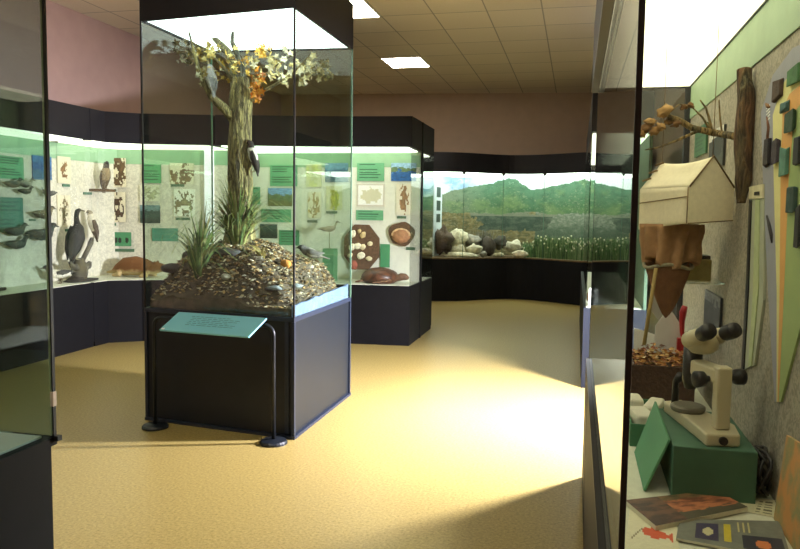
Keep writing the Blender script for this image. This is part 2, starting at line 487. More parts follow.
MB().prism(dpoly, 0, DZB-.02).build('base', black, dio)
soil_m = mat('soil', (96, 78, 48), .95, scale=14, var=.35, bump=.6)
MB().prism(dpoly, DZB-.02, DZB).build('deck', soil_m, dio)
MB().prism(dpoly, DZ0, DZ1).build('header', header_m, dio)
DF2 = [(x, y+.05) for x, y in DF]
MB().prism(DF2 + [(1.10, 13.55), (-2.73, 13.3)], DZ0-.02, DZ0-.001).build('light_diffuser', dif_dio, dio)
cuts = [0, 10, 17, 25, 33, 44]
for i in range(len(cuts)-1):
    b = MB(); ribbon(b, DF[cuts[i]:cuts[i+1]+1], .008, 1, DZB, DZ0); b.build('glass_pane', glass, dio)
for c in cuts[1:-1]:
    x, y = DF[c]
    MB().box(x-.025, y-.03, DZ0-.035, x+.025, y+.02, DZ0).build('bracket', rail_m, dio)
    MB().box(x-.004, y-.004, DZB, x+.004, y+.011, DZ0-.035).build('joint_seal', glass_edge, dio)
MB().box(-2.79, 11.8, 0, -2.755, 13.55, DZ1).build('end_panel', black, dio)

# the printed landscape
RIDGE = [(-3.3, 200), (420, 199), (438, 195), (452, 190), (470, 186.5), (488, 184), (497, 180.5), (506, 178.6), (513, 179), (521, 184.5), (530, 189.5), (540, 188.5), (552, 185.5), (566, 183), (577, 180), (586, 178), (594, 180), (605, 184), (620, 188), (640, 193), (700, 203)]
def ridge_at(u):
    for i in range(len(RIDGE)-1):
        if RIDGE[i][0] <= u <= RIDGE[i+1][0]:
            t = (u-RIDGE[i][0])/(RIDGE[i+1][0]-RIDGE[i][0]); t = t*t*(3-2*t)
            return RIDGE[i][1] + t*(RIDGE[i+1][1]-RIDGE[i][1])
    return 196
def mural_col(s, t):
    u = 421 + s*219; v = 255.5 - t*78.3            # the picture's own measure: columns and rows
    n = fbm(u*.05, v*.09, 3.3, 5); n2 = fbm(u*.15, v*.3, 9.1, 4); n3 = fbm(u*.4, v*.8, 5.7, 3)
    rg = ridge_at(u) + n2*.35
    if v < rg:
        sky = mixc(C(130, 164, 196), C(206, 220, 220), min(1, max(0, (u-438)/50 + n*.5)))
        return mixc(sky, C(220, 228, 224), max(0, min(1, n*.9 + (v-165)/60)))
    if v < 213 + n*2.5:
        k = max(0, min(1, (v-rg)/28))
        far = mixc(C(76, 116, 90), C(62, 98, 60), k)
        if u < 486: far = mixc(far, C(122, 132, 108), min(1, (486-u)/34)*.75)
        far = mixc(far, C(108, 132, 82), max(0, min(.65, n*1.1 + .5*(k-.55))))
        far = mixc(far, C(48, 84, 60), max(0, min(.6, -n2*.9 + .12*math.sin(u*.22 + v*.1))))
        if n3 > .45 and k > .3: far = mixc(far, C(160, 166, 132), .3)
        return far
    if v < 231 + n2*2 and u > 468 + n*16 + (v-213)*.5 and u < 548 + n*30:
        w = mixc(C(50, 70, 56), C(82, 96, 78), max(0, min(1, .3+n2*1.1)))
        if v < 216: w = mixc(w, C(150, 152, 128), .5)
        return w
    if u > 535:
        w = mixc(C(98, 112, 92), C(132, 138, 122), max(0, min(1, .45+n3*1.3)))
        return mixc(w, C(62, 84, 62), max(0, min(.8, (v-218)/16 + n2*.6)))
    g = mixc(C(128, 116, 72), C(88, 88, 56), max(0, min(1, .45+n2*1.2)))
    return mixc(g, C(160, 152, 120), max(0, min(1, n3*.9)))
MP = [(-2.74, 12.75), (-2.6, 13.05), (-2.2, 13.28), (-.8, 13.45), (.4, 13.5), (1.11, 13.5)]
def mural_pt(s, t):
    x = -2.74 + s*3.85
    for i in range(len(MP)-1):
        if MP[i][0]-1e-6 <= x <= MP[i+1][0]+1e-6:
            k = (x-MP[i][0])/(MP[i+1][0]-MP[i][0]); y = MP[i][1]+k*(MP[i+1][1]-MP[i][1]); break
    return V((x, y, DZB + t*(DZ0-.021-DZB)))
mu = MB(); mu.grid(mural_pt, 250, 96, mural_col)
mu.build('landscape_print', colmat('mural_print', .7, 40, .06), dio, smooth=True, solid=.012)

# ------------------------------------------------------------------ tall glazed tree case
TZB, TZT = .806, 2.77
QF = [(-2.945, 4.475), (-1.76, 4.335), (-1.76, 5.54), (-2.945, 5.46)]      # plan: front left, front right, back right, back left
TX0, TX1 = -2.945, -1.76
def tyf(x): return 4.475 + (x+2.945)*(4.335-4.475)/1.185
def tyb(x): return 5.46 + (x+2.945)*(5.54-5.46)/1.185
tall = thing('tall_glass_case', 'tall square glass case with blue-black base, holding a tree on a mound', 'display case', (-2.35, 4.95, 0))
def shrink(d):
    out = []
    for i in range(4):
        p, a, c = V(QF[i]), V(QF[i-1]), V(QF[(i+1) % 4])
        e1 = (p-a).normalized(); e2 = (c-p).normalized()
        n1 = V((-e1.y, e1.x)); n2 = V((-e2.y, e2.x))
        k = 1 + n1.dot(n2)
        q = p + (n1+n2)*(d/k); out.append((q.x, q.y))
    return out
def ring(b, d0, d1, z0, z1):
    o, n = shrink(d0), shrink(d1)
    for i in range(4): b.prism([o[i], o[(i+1) % 4], n[(i+1) % 4], n[i]], z0, z1)
    return b
MB().prism(shrink(.015), .02, TZB-.03).build('base', blue_black, tall, bevel=.003)
MB().prism(QF, TZB-.03, TZB).build('deck', trim_m, tall, bevel=.003)
ring(MB(), -.004, .03, 0, .02).build('skirting', trim_m, tall)
c0, c1 = shrink(0), shrink(.02)
for i in range(4):
    a, c = V(c0[i]), V(c1[i])
    MB().prism([(a.x, a.y), (c.x, a.y), (c.x, c.y), (a.x, c.y)], .022, TZB-.03).build('corner_post', trim_m, tall)
MB().box(TX1-.075, tyf(TX1-.075)+.006, .03, TX1-.045, tyf(TX1-.06)+.016, TZB-.03).build('door_seam', trim_m, tall)
b = ring(MB(), 0, .02, TZT, 3.10); b.prism(QF, 3.10, 3.12); b.build('cap', header_m, tall)
MB().prism(shrink(.021), TZT+.012, TZT+.03).build('light_diffuser', dif_tall, tall)
o4, i4, j4 = shrink(.004), shrink(.012), shrink(.0)
for i in range(4):
    a, c = V(o4[i]), V(o4[(i+1) % 4]); p, q = V(i4[i]), V(i4[(i+1) % 4])
    e = (c-a).normalized()*.012
    MB().prism([tuple(a+e), tuple(c-e), tuple(q-e*.34), tuple(p+e*.34)], TZB, TZT).build('glass_pane', glass_tall, tall)
    z = shrink(.011)[i]; w0 = j4[i]
    m = seal if i < 2 else glass_edge
    MB().prism([w0, (z[0], w0[1]), z, (w0[0], z[1])], TZB, TZT).build('corner_seal', m, tall)
foam_m = mat('blue_white_foam', (112, 130, 166), .7, scale=22, var=.22, bump=.3)
b = MB()
n = 14
top = [TZB+.075 + .03*(i/n) + .018*noise.noise(V((i*.9, 2, 0))) for i in range(n+1)]
for i in range(n):
    y0 = 4.36+(5.50-4.36)*i/n; y1 = 4.36+(5.50-4.36)*(i+1)/n
    b.add([(TX1-.03, y0, TZB), (TX1-.014, y0, TZB), (TX1-.014, y1, TZB), (TX1-.03, y1, TZB), (TX1-.03, y0, top[i]), (TX1-.014, y0, top[i]), (TX1-.014, y1, top[i+1]), (TX1-.03, y1, top[i+1])],
          [(0,3,2,1),(4,5,6,7),(0,1,5,4),(1,2,6,5),(2,3,7,6),(3,0,4,7)])
b.build('liner_strip', foam_m, tall)

# mound
def mound_z(x, y):
    dx, dy = (x+2.42)/.58, (y-5.0)/.52
    r = math.sqrt(dx*dx+dy*dy)
    z = .90 + .36*max(0, 1-r**1.7/2.0)
    z += .045*fbm(x*5, y*5, 1.5, 3)
    ed = max(0, min(x-(TX0+.03), (TX1-.035)-x, y-(tyf(x)+.03), (tyb(x)-.03)-y))
    return max(TZB+.05, z - .16*max(0, 1-ed/.14)**1.2)
b = MB(); N = 34
mx0, mx1 = TX0+.03, TX1-.035
def mp(s, t):
    x = mx0+(mx1-mx0)*s; y = tyf(x)+.03+(tyb(x)-tyf(x)-.06)*t; return V((x, y, mound_z(x, y)))
b.grid(mp, N, N)
def wall_strip(fn):
    for i in range(N):
        a, c = fn(i/N), fn((i+1)/N)
        b.add([(a.x, a.y, TZB+.001), (c.x, c.y, TZB+.001), tuple(c), tuple(a)], [(0,1,2,3)])
wall_strip(lambda s: mp(s, 0)); wall_strip(lambda s: mp(1, s)); wall_strip(lambda s: mp(1-s, 1)); wall_strip(lambda s: mp(0, 1-s))
mound_m = mat('dark_earth', (82, 73, 60), .95, scale=18, var=.45, bump=.8)
b.build('earth_mound', mound_m, smooth=True, tag=('dark earth mound filling the bottom of the tall glass case', 'earth mound'))
b = MB()
chip = [C(196,178,140), C(168,140,92), C(126,98,62), C(214,204,178), C(96,78,54), C(70,60,46), C(150,144,130), C(184,150,100), C(112,104,72)]
for i in range(5200):
    x = R.uniform(mx0+.01, mx1-.01); y = R.uniform(tyf(x)+.04, tyb(x)-.04)
    z = mound_z(x, y); r = R.uniform(.009, .026)
    c = shade(R.choice(chip), R.uniform(.6, 1.1))
    M = Matrix.Rotation(R.uniform(0, 6.3), 3, 'Z') @ Matrix.Rotation(R.uniform(-.6, .6), 3, 'X') @ Matrix.Rotation(R.uniform(-.6, .6), 3, 'Y')
    k = R.uniform(.4, .9)
    vs = [V((x, y, z+.004)) + M @ V(p) for p in ((r,0,0),(0,r*k,r*.1),(-r,0,0),(0,-r*k,-r*.1),(0,0,r*.35),(0,0,-r*.3))]
    b.add(vs, [(0,1,4),(1,2,4),(2,3,4),(3,0,4),(1,0,5),(2,1,5),(3,2,5),(0,3,5)], c)
o = b.build('leaf_litter', plant, tag=('loose litter of shells, bark chips and dead leaves covering the mound', 'leaf litter')); o['kind'] = 'stuff'

def stone(name, label, cat, c, r, col, seed=1, m=None, jit=.35, group=None, M=None, freq=1.6):
    b = MB(); b.ball(c, r, 14, 9, jit, col, M, seed, freq)
    return b.build(name, m or stone_m, smooth=True, tag=(label, cat, group))
def onm(u, v, y):
    y += .2; p = AY(u, v, y); x = min(max(p.x, TX0+.12), TX1-.12); y = max(y, tyf(x)+.08); return V((x, y, mound_z(x, y)))
for lab, u, y, r, col, sd in [
    ('flat blue-grey stone on the right slope of the mound in the tall case', 310, 4.45, (.05, .035, .018), C(150,160,166), 1),
    ('long grey slate stone lying at the front of the mound', 274, 4.30, (.06, .04, .016), C(120,128,134), 2),
    ('dark grey stone beside the tree roots on the mound', 228, 4.46, (.09, .05, .03), C(74,74,76), 3),
    ('pale grey stone near the left grass clump on the mound', 226, 4.30, (.035, .03, .02), C(170,166,154), 4),
    ('dark rounded stone at the far left foot of the mound', 172, 4.40, (.08, .06, .035), C(58,54,50), 5),
    ('brown stone behind the left grass clump on the mound', 186, 4.75, (.10, .08, .07), C(70,62,54), 6)]:
    p = onm(u, 260, y); stone('stone', lab, 'stone', p + V((0, 0, r[2]*.5)), r, col, sd)
p = onm(286, 250, 4.55); stone('orange_sponge', 'rounded orange lump lying on the litter right of the tree', 'specimen', p+V((0,0,.02)), (.04,.035,.03), C(186,128,58), 8)
p = onm(259, 256, 4.42); b = MB(); b.obox(p+V((0,0,.02)), (.045,.004,.025), Matrix.Rotation(-.4,3,'X')); b.build('label_card', white_m, tag=('small white label card stuck in the litter before the tree', 'label'))

# tree
bark = colmat('tree_bark', .9, 40, .35, 1.0)
nt = bark.node_tree; tx = [n for n in nt.nodes if n.type == 'TEX_COORD'][0]; nz_ = [n for n in nt.nodes if n.type == 'TEX_NOISE'][0]
mpn = nt.nodes.new('ShaderNodeMapping'); mpn.inputs['Scale'].default_value = (1.6, 1.6, .28)
nt.links.new(tx.outputs['Object'], mpn.inputs['Vector']); nt.links.new(mpn.outputs[0], nz_.inputs['Vector']); nz_.inputs['Distortion'].default_value = 1.2
mrn = [n for n in nt.nodes if n.type == 'MAP_RANGE'][0]; mrn.inputs['From Min'].default_value = .4; mrn.inputs['From Max'].default_value = .6; mrn.inputs['To Min'].default_value = .35; mrn.inputs['To Max'].default_value = 1.25
[n for n in nt.nodes if n.type == 'BUMP'][0].inputs['Distance'].default_value = .03
tree = thing('display_tree', 'mossy bark tree trunk with bare branches and autumn leaves inside the tall case', 'tree', (-2.43, 4.95, 1.15))
def bark_tube(pts, rad, seg=14, base=C(160,150,100), k=.22, seed=0):
    b = MB(); P = [V(p) for p in pts]
    b.tube(P, rad, seg)
    for i, v_ in enumerate(b.v):
        n_ = noise.noise(V((v_.x*22, v_.y*22, v_.z*5+seed)))
        j = min(len(P)-1, i//seg)
        d = v_ - P[j]; b.v[i] = P[j] + d*(1+k*n_)
    b.c = []
    for f in b.f:
        c_ = sum((b.v[q] for q in f), V((0,0,0)))/len(f)
        n_ = noise.noise(V((c_.x*30, c_.y*30, c_.z*7)))
        b.c.append(shade(mixc(base, C(92,84,58), max(0, min(1, .4-n_*1.2))), 1.0))
    return b
def dens(pts, rad, n=5):
    P, Q = [], []
    for i in range(len(pts)-1):
        for k in range(n):
            t = k/n; P.append(V(pts[i]).lerp(V(pts[i+1]), t)); Q.append(rad[i]+(rad[i+1]-rad[i])*t)
    P.append(V(pts[-1])); Q.append(rad[-1]); return P, Q
def ap(u, v, y): return AY(u, v, y+.2)
P, Q = dens([ap(240,246,4.75), ap(240,215,4.75), ap(240,170,4.75), ap(240,130,4.75), ap(241,95,4.75), ap(241,78,4.75)], [.115,.092,.085,.082,.078,.06], 8)
bark_tube(P, Q, 22).build('trunk', bark, tree, smooth=True)
branches = [
 ([ap(238,122,4.74), ap(226,110,4.68), ap(212,97,4.62), ap(203,82,4.58), ap(196,60,4.56), ap(189,32,4.55)], [.05,.036,.028,.018,.012,.006], C(150,140,88)),
 ([ap(238,90,4.75), ap(235,68,4.78), ap(228,52,4.82), ap(214,38,4.85)], [.05,.04,.03,.02], C(150,142,96)),
 ([ap(243,88,4.75), ap(240,60,4.72), ap(232,42,4.70), ap(233,30,4.70)], [.045,.025,.015,.01], C(128,132,120)),
 ([ap(250,100,4.76), ap(262,92,4.72), ap(278,83,4.66), ap(294,72,4.62), ap(310,55,4.58)], [.02,.012,.009,.008,.005], C(176,164,120)),
 ([ap(249,95,4.75), ap(262,78,4.85), ap(276,66,4.95), ap(300,50,5.02)], [.018,.012,.008,.004], C(150,138,96)),
 ([ap(236,84,4.74), ap(222,66,4.66), ap(206,50,4.6), ap(192,42,4.55)], [.02,.012,.008,.004], C(140,126,86)),
]
def leaf_star(b, c, r, col, rr):
    M = Matrix.Rotation(rr.uniform(0,6.3),3,'Z') @ Matrix.Rotation(rr.uniform(-1.4,1.4),3,'X') @ Matrix.Rotation(rr.uniform(-1.4,1.4),3,'Y')
    pts = []
    for k in range(10):
        a = 2*PI*k/10; q = r*(1 if k % 2 == 0 else .42)
        pts.append(V(c) + M @ V((q*math.cos(a), q*math.sin(a), .12*r*math.cos(2*a))))
    b.add([V(c)] + pts, [(0, 1+k, 1+(k+1) % 10) for k in range(10)], col)
rl = random.Random(3)
def leaves(u0, u1, v0, v1, y0, y1, n, cols, r):
    b = MB()
    for i in range(n):
        u, v, y = rl.triangular(u0,u1), rl.triangular(v0,v1), rl.uniform(y0,y1)
        p = ap(u, v, y); p.x = min(max(p.x, TX0+.06), TX1-.06); p.y = min(max(p.y, tyf(p.x)+.06), tyb(p.x)-.06)
        if p.z > TZT-.03: p.z = TZT-.04
        leaf_star(b, p, rl.uniform(.45,.85)*r, shade(rl.choice(cols), rl.uniform(.75,1.1)), rl)
    return b
clusters = [
 [(244,320,44,90,4.5,5.0,80,[C(232,226,178),C(222,210,150),C(240,236,206)],.05)],
 [(246,266,66,108,4.6,4.85,40,[C(206,138,40),C(190,112,30),C(222,166,60)],.05), (254,276,42,60,4.6,4.9,20,[C(226,178,70),C(236,200,96)],.05)],
 [(218,256,46,84,4.5,4.95,56,[C(214,178,70),C(226,206,120),C(196,150,50)],.045)],
 [(192,228,40,62,4.4,4.9,44,[C(186,166,84),C(206,190,120),C(150,130,60)],.04), (188,226,62,90,4.5,4.8,30,[C(196,194,160),C(170,150,80)],.035)],
 [(150,200,36,72,4.6,5.15,50,[C(96,88,52),C(120,108,64),C(80,70,40)],.045), (300,345,56,80,4.7,5.15,44,[C(110,104,66),C(150,140,90)],.04)],  # dim leaves on the left stand in for foliage reflected in the glass
]
for i, (pts, rad, c_) in enumerate(branches):
    P, Q = dens(pts, rad, 4)
    br_ = bark_tube(P, Q, 9, c_, .15, i).build('branch', bark, tree, smooth=True)
for cl in clusters:
    b = MB()
    for args in cl:
        q = leaves(*args); b.add(q.v, q.f, q.c)
    b.build('foliage', plant, tree)

def grass_clump(label, base, n, h, spread, cols, droop=.5):
    b = MB()
    for i in range(n):
        a = R.uniform(0, 6.283); l = h*R.uniform(.55, 1.1); o = R.uniform(.1, 1)*spread; w = R.uniform(.006, .012)
        d = V((math.cos(a), math.sin(a), 0)); s = V((-d.y, d.x, 0))
        p0 = V(base) + d*R.uniform(0, .05)
        p0.z = mound_z(p0.x, p0.y) - .01
        c = shade(R.choice(cols), R.uniform(.7, 1.15)); pts = []
        for k in range(6):
            t = k/5
            q = p0 + d*(o*t**1.5) + V((0,0,1))*(l*t - droop*l*t**3*(o/spread))
            q.x = min(max(q.x, TX0+.02), TX1-.04); q.y = min(max(q.y, tyf(q.x)+.02), tyb(q.x)-.02)
            pts.append((q, w*(1-t*.85)))
        for k in range(5):
            (q0, w0), (q1, w1) = pts[k], pts[k+1]
            b.add([q0-s*w0, q0+s*w0, q1+s*w1, q1-s*w1], [(0,1,2,3)], c)
    return b.build('grass_clump', plant, tag=(label, 'grass'))
gc = [C(84,110,56), C(108,130,70), C(146,154,92), C(62,86,46), C(120,116,66)]
p = onm(238, 240, 4.66); grass_clump('large green grass clump growing round the foot of the tree trunk', p, 260, .60, .52, gc, .8)
p = onm(200, 285, 4.36); grass_clump('smaller green grass clump at the front left of the mound', p, 110, .50, .48, gc, .85)
p = onm(262, 250, 4.5); grass_clump('thin straw-coloured grass blades drooping over the front of the mound', p, 16, .22, .26, [C(170,160,96), C(150,140,80)], .9)

# ------------------------------------------------------------------ animals
PROF = {
 'duck': [(-.50,.03,.02,.012),(-.40,.03,.07,.03),(-.2,.0,.13,.10),(0,-.02,.16,.13),(.18,.0,.13,.12),(.27,.07,.08,.08),(.33,.15,.06,.06),(.38,.20,.062,.062),(.43,.195,.05,.05),(.47,.175,.026,.018),(.56,.16,.02,.008)],
 'wader': [(-.52,.06,.02,.01),(-.38,.05,.05,.03),(-.2,.05,.10,.09),(0,.06,.12,.12),(.14,.11,.09,.09),(.2,.2,.045,.045),(.235,.3,.036,.036),(.27,.345,.048,.046),(.31,.345,.03,.03),(.36,.33,.01,.01),(.5,.27,.005,.005)],
 'upright': [(-.16,-.52,.05,.018),(-.13,-.36,.07,.04),(-.08,-.16,.12,.10),(-.02,.04,.15,.13),(.02,.2,.13,.12),(.03,.31,.09,.09),(.06,.40,.09,.09),(.10,.435,.06,.06),(.14,.42,.03,.03),(.165,.385,.008,.012)],
 'cormorant': [(-.12,-.5,.05,.015),(-.1,-.36,.08,.05),(-.06,-.2,.13,.11),(0,-.02,.14,.13),(.02,.14,.10,.10),(0,.25,.05,.05),(-.01,.36,.038,.04),(.01,.45,.04,.042),(.05,.475,.036,.034),(.09,.47,.014,.014),(.16,.455,.008,.01)],
 'song': [(-.55,-.12,.03,.012),(-.35,-.06,.05,.03),(-.18,.0,.11,.10),(0,.05,.15,.14),(.15,.12,.13,.125),(.24,.19,.10,.10),(.31,.22,.085,.08),(.36,.215,.05,.045),(.40,.205,.018,.016),(.46,.195,.004,.004)],
}
def bird(name, label, loc, rz, L, kind, cols, wing=None, legs=.18, legcol=C(90,70,40), ry=0.0, rx=0.0, peg=None, group=None, cat='bird', bill=None):
    """loc: where the feet (or the peg) touch; cols: plumage from tail to bill"""
    pf = PROF[kind]
    zoff = legs*L + (.15*L if kind not in ('upright', 'cormorant') else .36*L)
    if peg: zoff = 0
    r = thing(name, label, cat, loc, rz, group)
    r.rotation_euler = (rx, ry, rz)
    n = len(pf)
    pts = [V((p[0]*L, 0, p[1]*L+zoff)) for p in pf]
    # finer rings
    P, A, K = [], [], []
    for i in range(n-1):
        for k in range(3):
            t = k/3; tt = t*t*(3-2*t)
            P.append(pts[i].lerp(pts[i+1], t)); A.append(((pf[i][2]*(1-tt)+pf[i+1][2]*tt)*L, (pf[i][3]*(1-tt)+pf[i+1][3]*tt)*L))
            K.append(cols[min(len(cols)-1, int((i+t)/(n-1)*len(cols)))])
    P.append(pts[-1]); A.append((pf[-1][2]*L, pf[-1][3]*L)); K.append(cols[-1])
    b = MB(); b.tube(P, A, 12, K, side=(0,1,0)); b.build('body', feather, r, smooth=True, local=True)
    wc = wing or cols[len(cols)//2]
    for sgn in (-1, 1):
        b = MB()
        if kind in ('upright', 'cormorant'):
            q = [V((-.0*L, sgn*.13*L, .18*L+zoff)), V((-.06*L, sgn*.14*L, -.02*L+zoff)), V((-.13*L, sgn*.10*L, -.24*L+zoff)), V((-.17*L, sgn*.04*L, -.42*L+zoff))]
        else:
            z1 = pf[4][1]*L+zoff; z2 = pf[2][1]*L+zoff
            q = [V((.14*L, sgn*.12*L, z1+.02*L)), V((0, sgn*.145*L, .5*(z1+z2)+.03*L)), V((-.2*L, sgn*.11*L, z2+.04*L)), V((-.40*L, sgn*.04*L, z2+.05*L))]
        b.tube(q, [(.02*L,.05*L),(.025*L,.085*L),(.02*L,.06*L),(.006*L,.012*L)], 8, [wc]*4, side=(0,1,0)); b.build('wing', feather, r, smooth=True, local=True)
        if legs and not peg:
            lx = (-.02 if kind not in ('upright','cormorant') else -.05)*L
            lz = zoff - (.08 if kind not in ('upright','cormorant') else .25)*L
            b = MB(); y = sgn*.05*L
            b.tube([(lx, y, lz), (lx-.02*L, y, lz*.5), (lx, y, .008*L)], [.016*L, .010*L, .010*L], 6, [legcol]*3)
            lg = b.build('leg', feather, r, smooth=True, local=True); b = MB()
            for a in (-.5, 0, .5): b.tube([(lx, y, .008*L), (lx+.09*L*math.cos(a), y+.09*L*math.sin(a), .006*L)], [.009*L, .004*L], 5, [legcol]*2)
            b.build('foot', feather, lg, smooth=True, local=True)
    if peg:
        b = MB(); b.tube([(0, 0, 0), peg], .006, 6); b.build('mounting_peg', rail_m, r, local=True)
    return r
WXL = -5.474      # face of the left back panel
def onleft(u, v): return AX(u, v, WXL)
def oncorner(u, v):
    return AY(u, v, 7.40)
ISLY = 8.281

# perched in the tall case
DK = C(40,36,34); WH = C(216,210,198); GY = C(130,128,124); BR = C(116,86,56)
bird('grey_owl', 'grey mottled bird perched on the left branch of the tree', ap(211, 98, 4.60)+V((0,0,.028)), 2.6, .24, 'upright', [C(110,112,112), C(150,150,148), C(96,98,100)], legs=.05)
bird('woodpecker', 'dark pied bird clinging to the right side of the tree trunk', ap(252.5, 172, 4.72), 3.3, .26, 'upright', [DK, C(200,196,186), DK, C(60,40,36)], wing=DK, legs=.04)
pm = AY(311, 247, 5.15); pm.z = mound_z(pm.x, pm.y)
bird('magpie', 'dark-headed grey bird standing on the right side of the mound in the tall case', pm + V((0,0,-.002)), 3.6, .26, 'song', [C(110,108,100), C(140,138,128), C(90,90,88), C(38,38,40), C(34,34,36)], wing=C(96,94,90), legs=.12)

# sign stand before the tall case
teal = mat('teal_sign', (118, 188, 206), .45, scale=8, var=.04)
sg = thing('sign_stand', 'tilted teal text panel on a bent tube stand before the tall glass case', 'sign stand', (-2.3, 4.2, 0))
lf, rf = V((-2.775, 4.33, 0)), V((-1.86, 4.232, 0))
for f_ in (lf, rf):
    MB().lathe([(.088, 0), (.088, .012), (.08, .022), (.03, .03), (.0, .031)], f_, 28).build('foot', blue_black, sg, smooth=False)
def arc(c, r, a0, a1, n, y): return [V((c[0]+r*math.cos(a0+(a1-a0)*i/n), y, c[1]+r*math.sin(a0+(a1-a0)*i/n))) for i in range(n+1)]
tz = .765
yy = 0.0
fa, fb = lf, rf
lf, rf = V((0, 0, 0)), V(((fb-fa).length, 0, 0)); ex = (fb-fa).normalized()
pts = [V((lf.x, yy, .02)), V((lf.x, yy, tz-.07))] + arc((lf.x+.06, tz-.06), .06, PI, PI/2, 6, yy) + arc((rf.x-.06, tz-.06), .06, PI/2, 0, 6, yy) + [V((rf.x, yy, tz-.07)), V((rf.x, yy, .02))]
pts = [fa + ex*q.x + V((0,0,q.z)) for q in pts]
MB().tube(pts, .013, 10, side=(-ex.y,ex.x,0)).build('tube_frame', blue_black, sg, smooth=True)
ey = V((-ex.y, ex.x, 0))
a0 = AY(160, 331, 4.16); a1 = a0 + ex*.665
up_ = ey*.15 + V((0,0,.10)); a3 = a0 + up_ + ex*.04; a2 = a1 + up_ + ex*.04
nrm = (a1-a0).cross(a3-a0).normalized()
b = MB(); b.plate([a0, a1, a2, a3], nrm, .012); sgp = b.build('sign_panel', teal, sg)
ink = mat('faded_ink', (70, 120, 134), .6)
b = MB()
for k in range(6):
    t0 = .80 - k*.09; s0 = .2 + (.02 if k else .0); s1 = s0 + (.55 if k not in (0, 3) else .45)
    for j in range(9):
        sa = s0 + (s1-s0)*j/9; sb = sa + (s1-s0)/9*R.uniform(.6, .92)
        def PP(s_, t_): return a0 + (a1-a0)*s_ + (a3-a0)*t_ + nrm*.0122
        b.plate([PP(sa, t0), PP(sb, t0), PP(sb, t0+.022), PP(sa, t0+.022)], nrm, .0006)
b.build('printed_lines', ink, sgp)
mid = fa + ex*((fb-fa).length*.5) + V((0,0,tz)); b = MB(); b.obox(mid, (.3, .03, .03), Matrix((ex, ey, V((0,0,1)))).transposed()); b.build('clamp', blue_black, sg)
b = MB(); b.obox(a0 + (a1-a0)*.03 + (a3-a0)*.06 + nrm*.0135, (.02,.012,.002), Matrix.Rotation(.58,3,'X')); b.build('corner_clip', white_m, sgp)

def pane(bx, parent, m, name='glass_pane'):
    return MB().box(*bx).build(name, m, parent)
# ------------------------------------------------------------------ near left glass case
NX, NY, NZ = -1.52, 1.85, .806
nl = thing('side_glass_case', 'glass case in the left foreground, empty pale deck on a black base', 'display case', (NX-.56, NY-.56, 0))
MB().box(NX-1.1, NY-1.1, .0, NX-.012, NY-.012, NZ-.025).build('base', black, nl)
MB().box(NX-1.12, NY-1.12, NZ-.025, NX, NY, NZ-.0005).build('rim', black, nl)
MB().box(NX-1.1, NY-1.1, NZ, NX-.03, NY-.03, NZ+.006).build('deck', mat('grey_white_deck', (196,204,198), .5, var=.04), nl)
MB().box(NX-1.12, NY-1.12, 2.77, NX, NY, 3.06).build('cap', header_m, nl)
pane((NX-.012, NY-1.1, NZ, NX-.004, NY-.013, 2.77), nl, glass_grey)
pane((NX-1.1, NY-.012, NZ, NX-.013, NY-.004, 2.77), nl, glass_grey)
MB().box(NX-.0125, NY-.0125, NZ, NX-.0065, NY-.001, 2.77).build('bright_edge', bright_edge, nl)
MB().box(NX-.006, NY-.0125, NZ, NX-.001, NY-.001, 2.77).build('corner_seal', seal, nl)
MB().box(NX-.014, NY-.014, NZ-.012, NX+.014, NY+.004, NZ+.003).build('corner_clip', rail_m, nl)
MB().box(NX-.010, NY-.014, .90, NX+.001, NY-.0, .945).build('lock', mat('pale_pink_plastic', (232,206,190), .4), nl)

# ------------------------------------------------------------------ near right case
GX, WX, RY0, RY1, RZB, RZ0, RZ1 = .096, .575, 1.30, 4.14, .6935, 2.19, 2.52
nr = thing('near_right_display_case', 'large glazed display case in the right foreground with tent, microscope and rock chart', 'display case', (.33, 2.5, 0))
MB().box(.076, RY0-.04, .0, .62, RY1, RZB-.02).build('base', mat('brown_black_laminate', (36,31,30), .65, spec=.2, scale=10, var=.12), nr)
MB().box(.0759, 3.45, .02, .0745, 3.456, RZB-.03).build('panel_seam', seal, nr)
MB().box(.076, RY0-.04, RZB-.02, GX, RY1, RZB).build('ledge', ledge_m, nr)
MB().box(GX, RY0, RZB-.02, .62, RY1, RZB).build('deck', cream, nr)
MB().box(WX, RY0, RZB, .62, RY1, RZ0).build('back_panel', pan_right, nr)
MB().box(WX-.006, RY0, 2.015, WX-.0005, RY1-.01, RZ0-.002).build('wall_band', band_r, nr)
b = MB(); b.box(.06, RY0-.02, RZ0+.012, .62, RY1+.02, RZ1); b.build('header', header_m, nr)
b = MB(); b.box(.06, RY0-.02, RZ0-.02, GX, RY1+.02, RZ0+.012); b.box(WX-.012, RY0, RZ0-.006, WX+.045, RY1, RZ0+.012); b.box(GX, RY1-.012, RZ0-.006, WX, RY1+.02, RZ0+.012)
b.build('rail', rail_m, nr)
MB().box(GX+.002, RY0, RZ0, WX-.012, RY1-.012, RZ0+.011).build('light_diffuser', dif_near, nr)
pane((GX-.004, RY0+.006, RZB, GX+.004, RY1-.006, RZ0), nr, glass)
pane((GX+.006, RY0-.004, RZB, .62, RY0+.004, RZ0), nr, glass)
pane((GX+.006, RY1-.004, RZB, WX, RY1+.004, RZ0), nr, glass)
MB().box(GX-.005, RY0-.005, RZB, GX+.0055, RY0+.0055, RZ0).build('corner_seal', mat('brown_seal', (34,20,20), .5), nr)
MB().box(GX-.005, RY1-.0055, RZB, GX+.0055, RY1+.0055, RZ0).build('corner_seal', rail_m, nr)
MB().box(WX-.03, RY1-.03, RZB, WX-.001, RY1+.0055, RZ0-.006).build('corner_post', rail_m, nr)

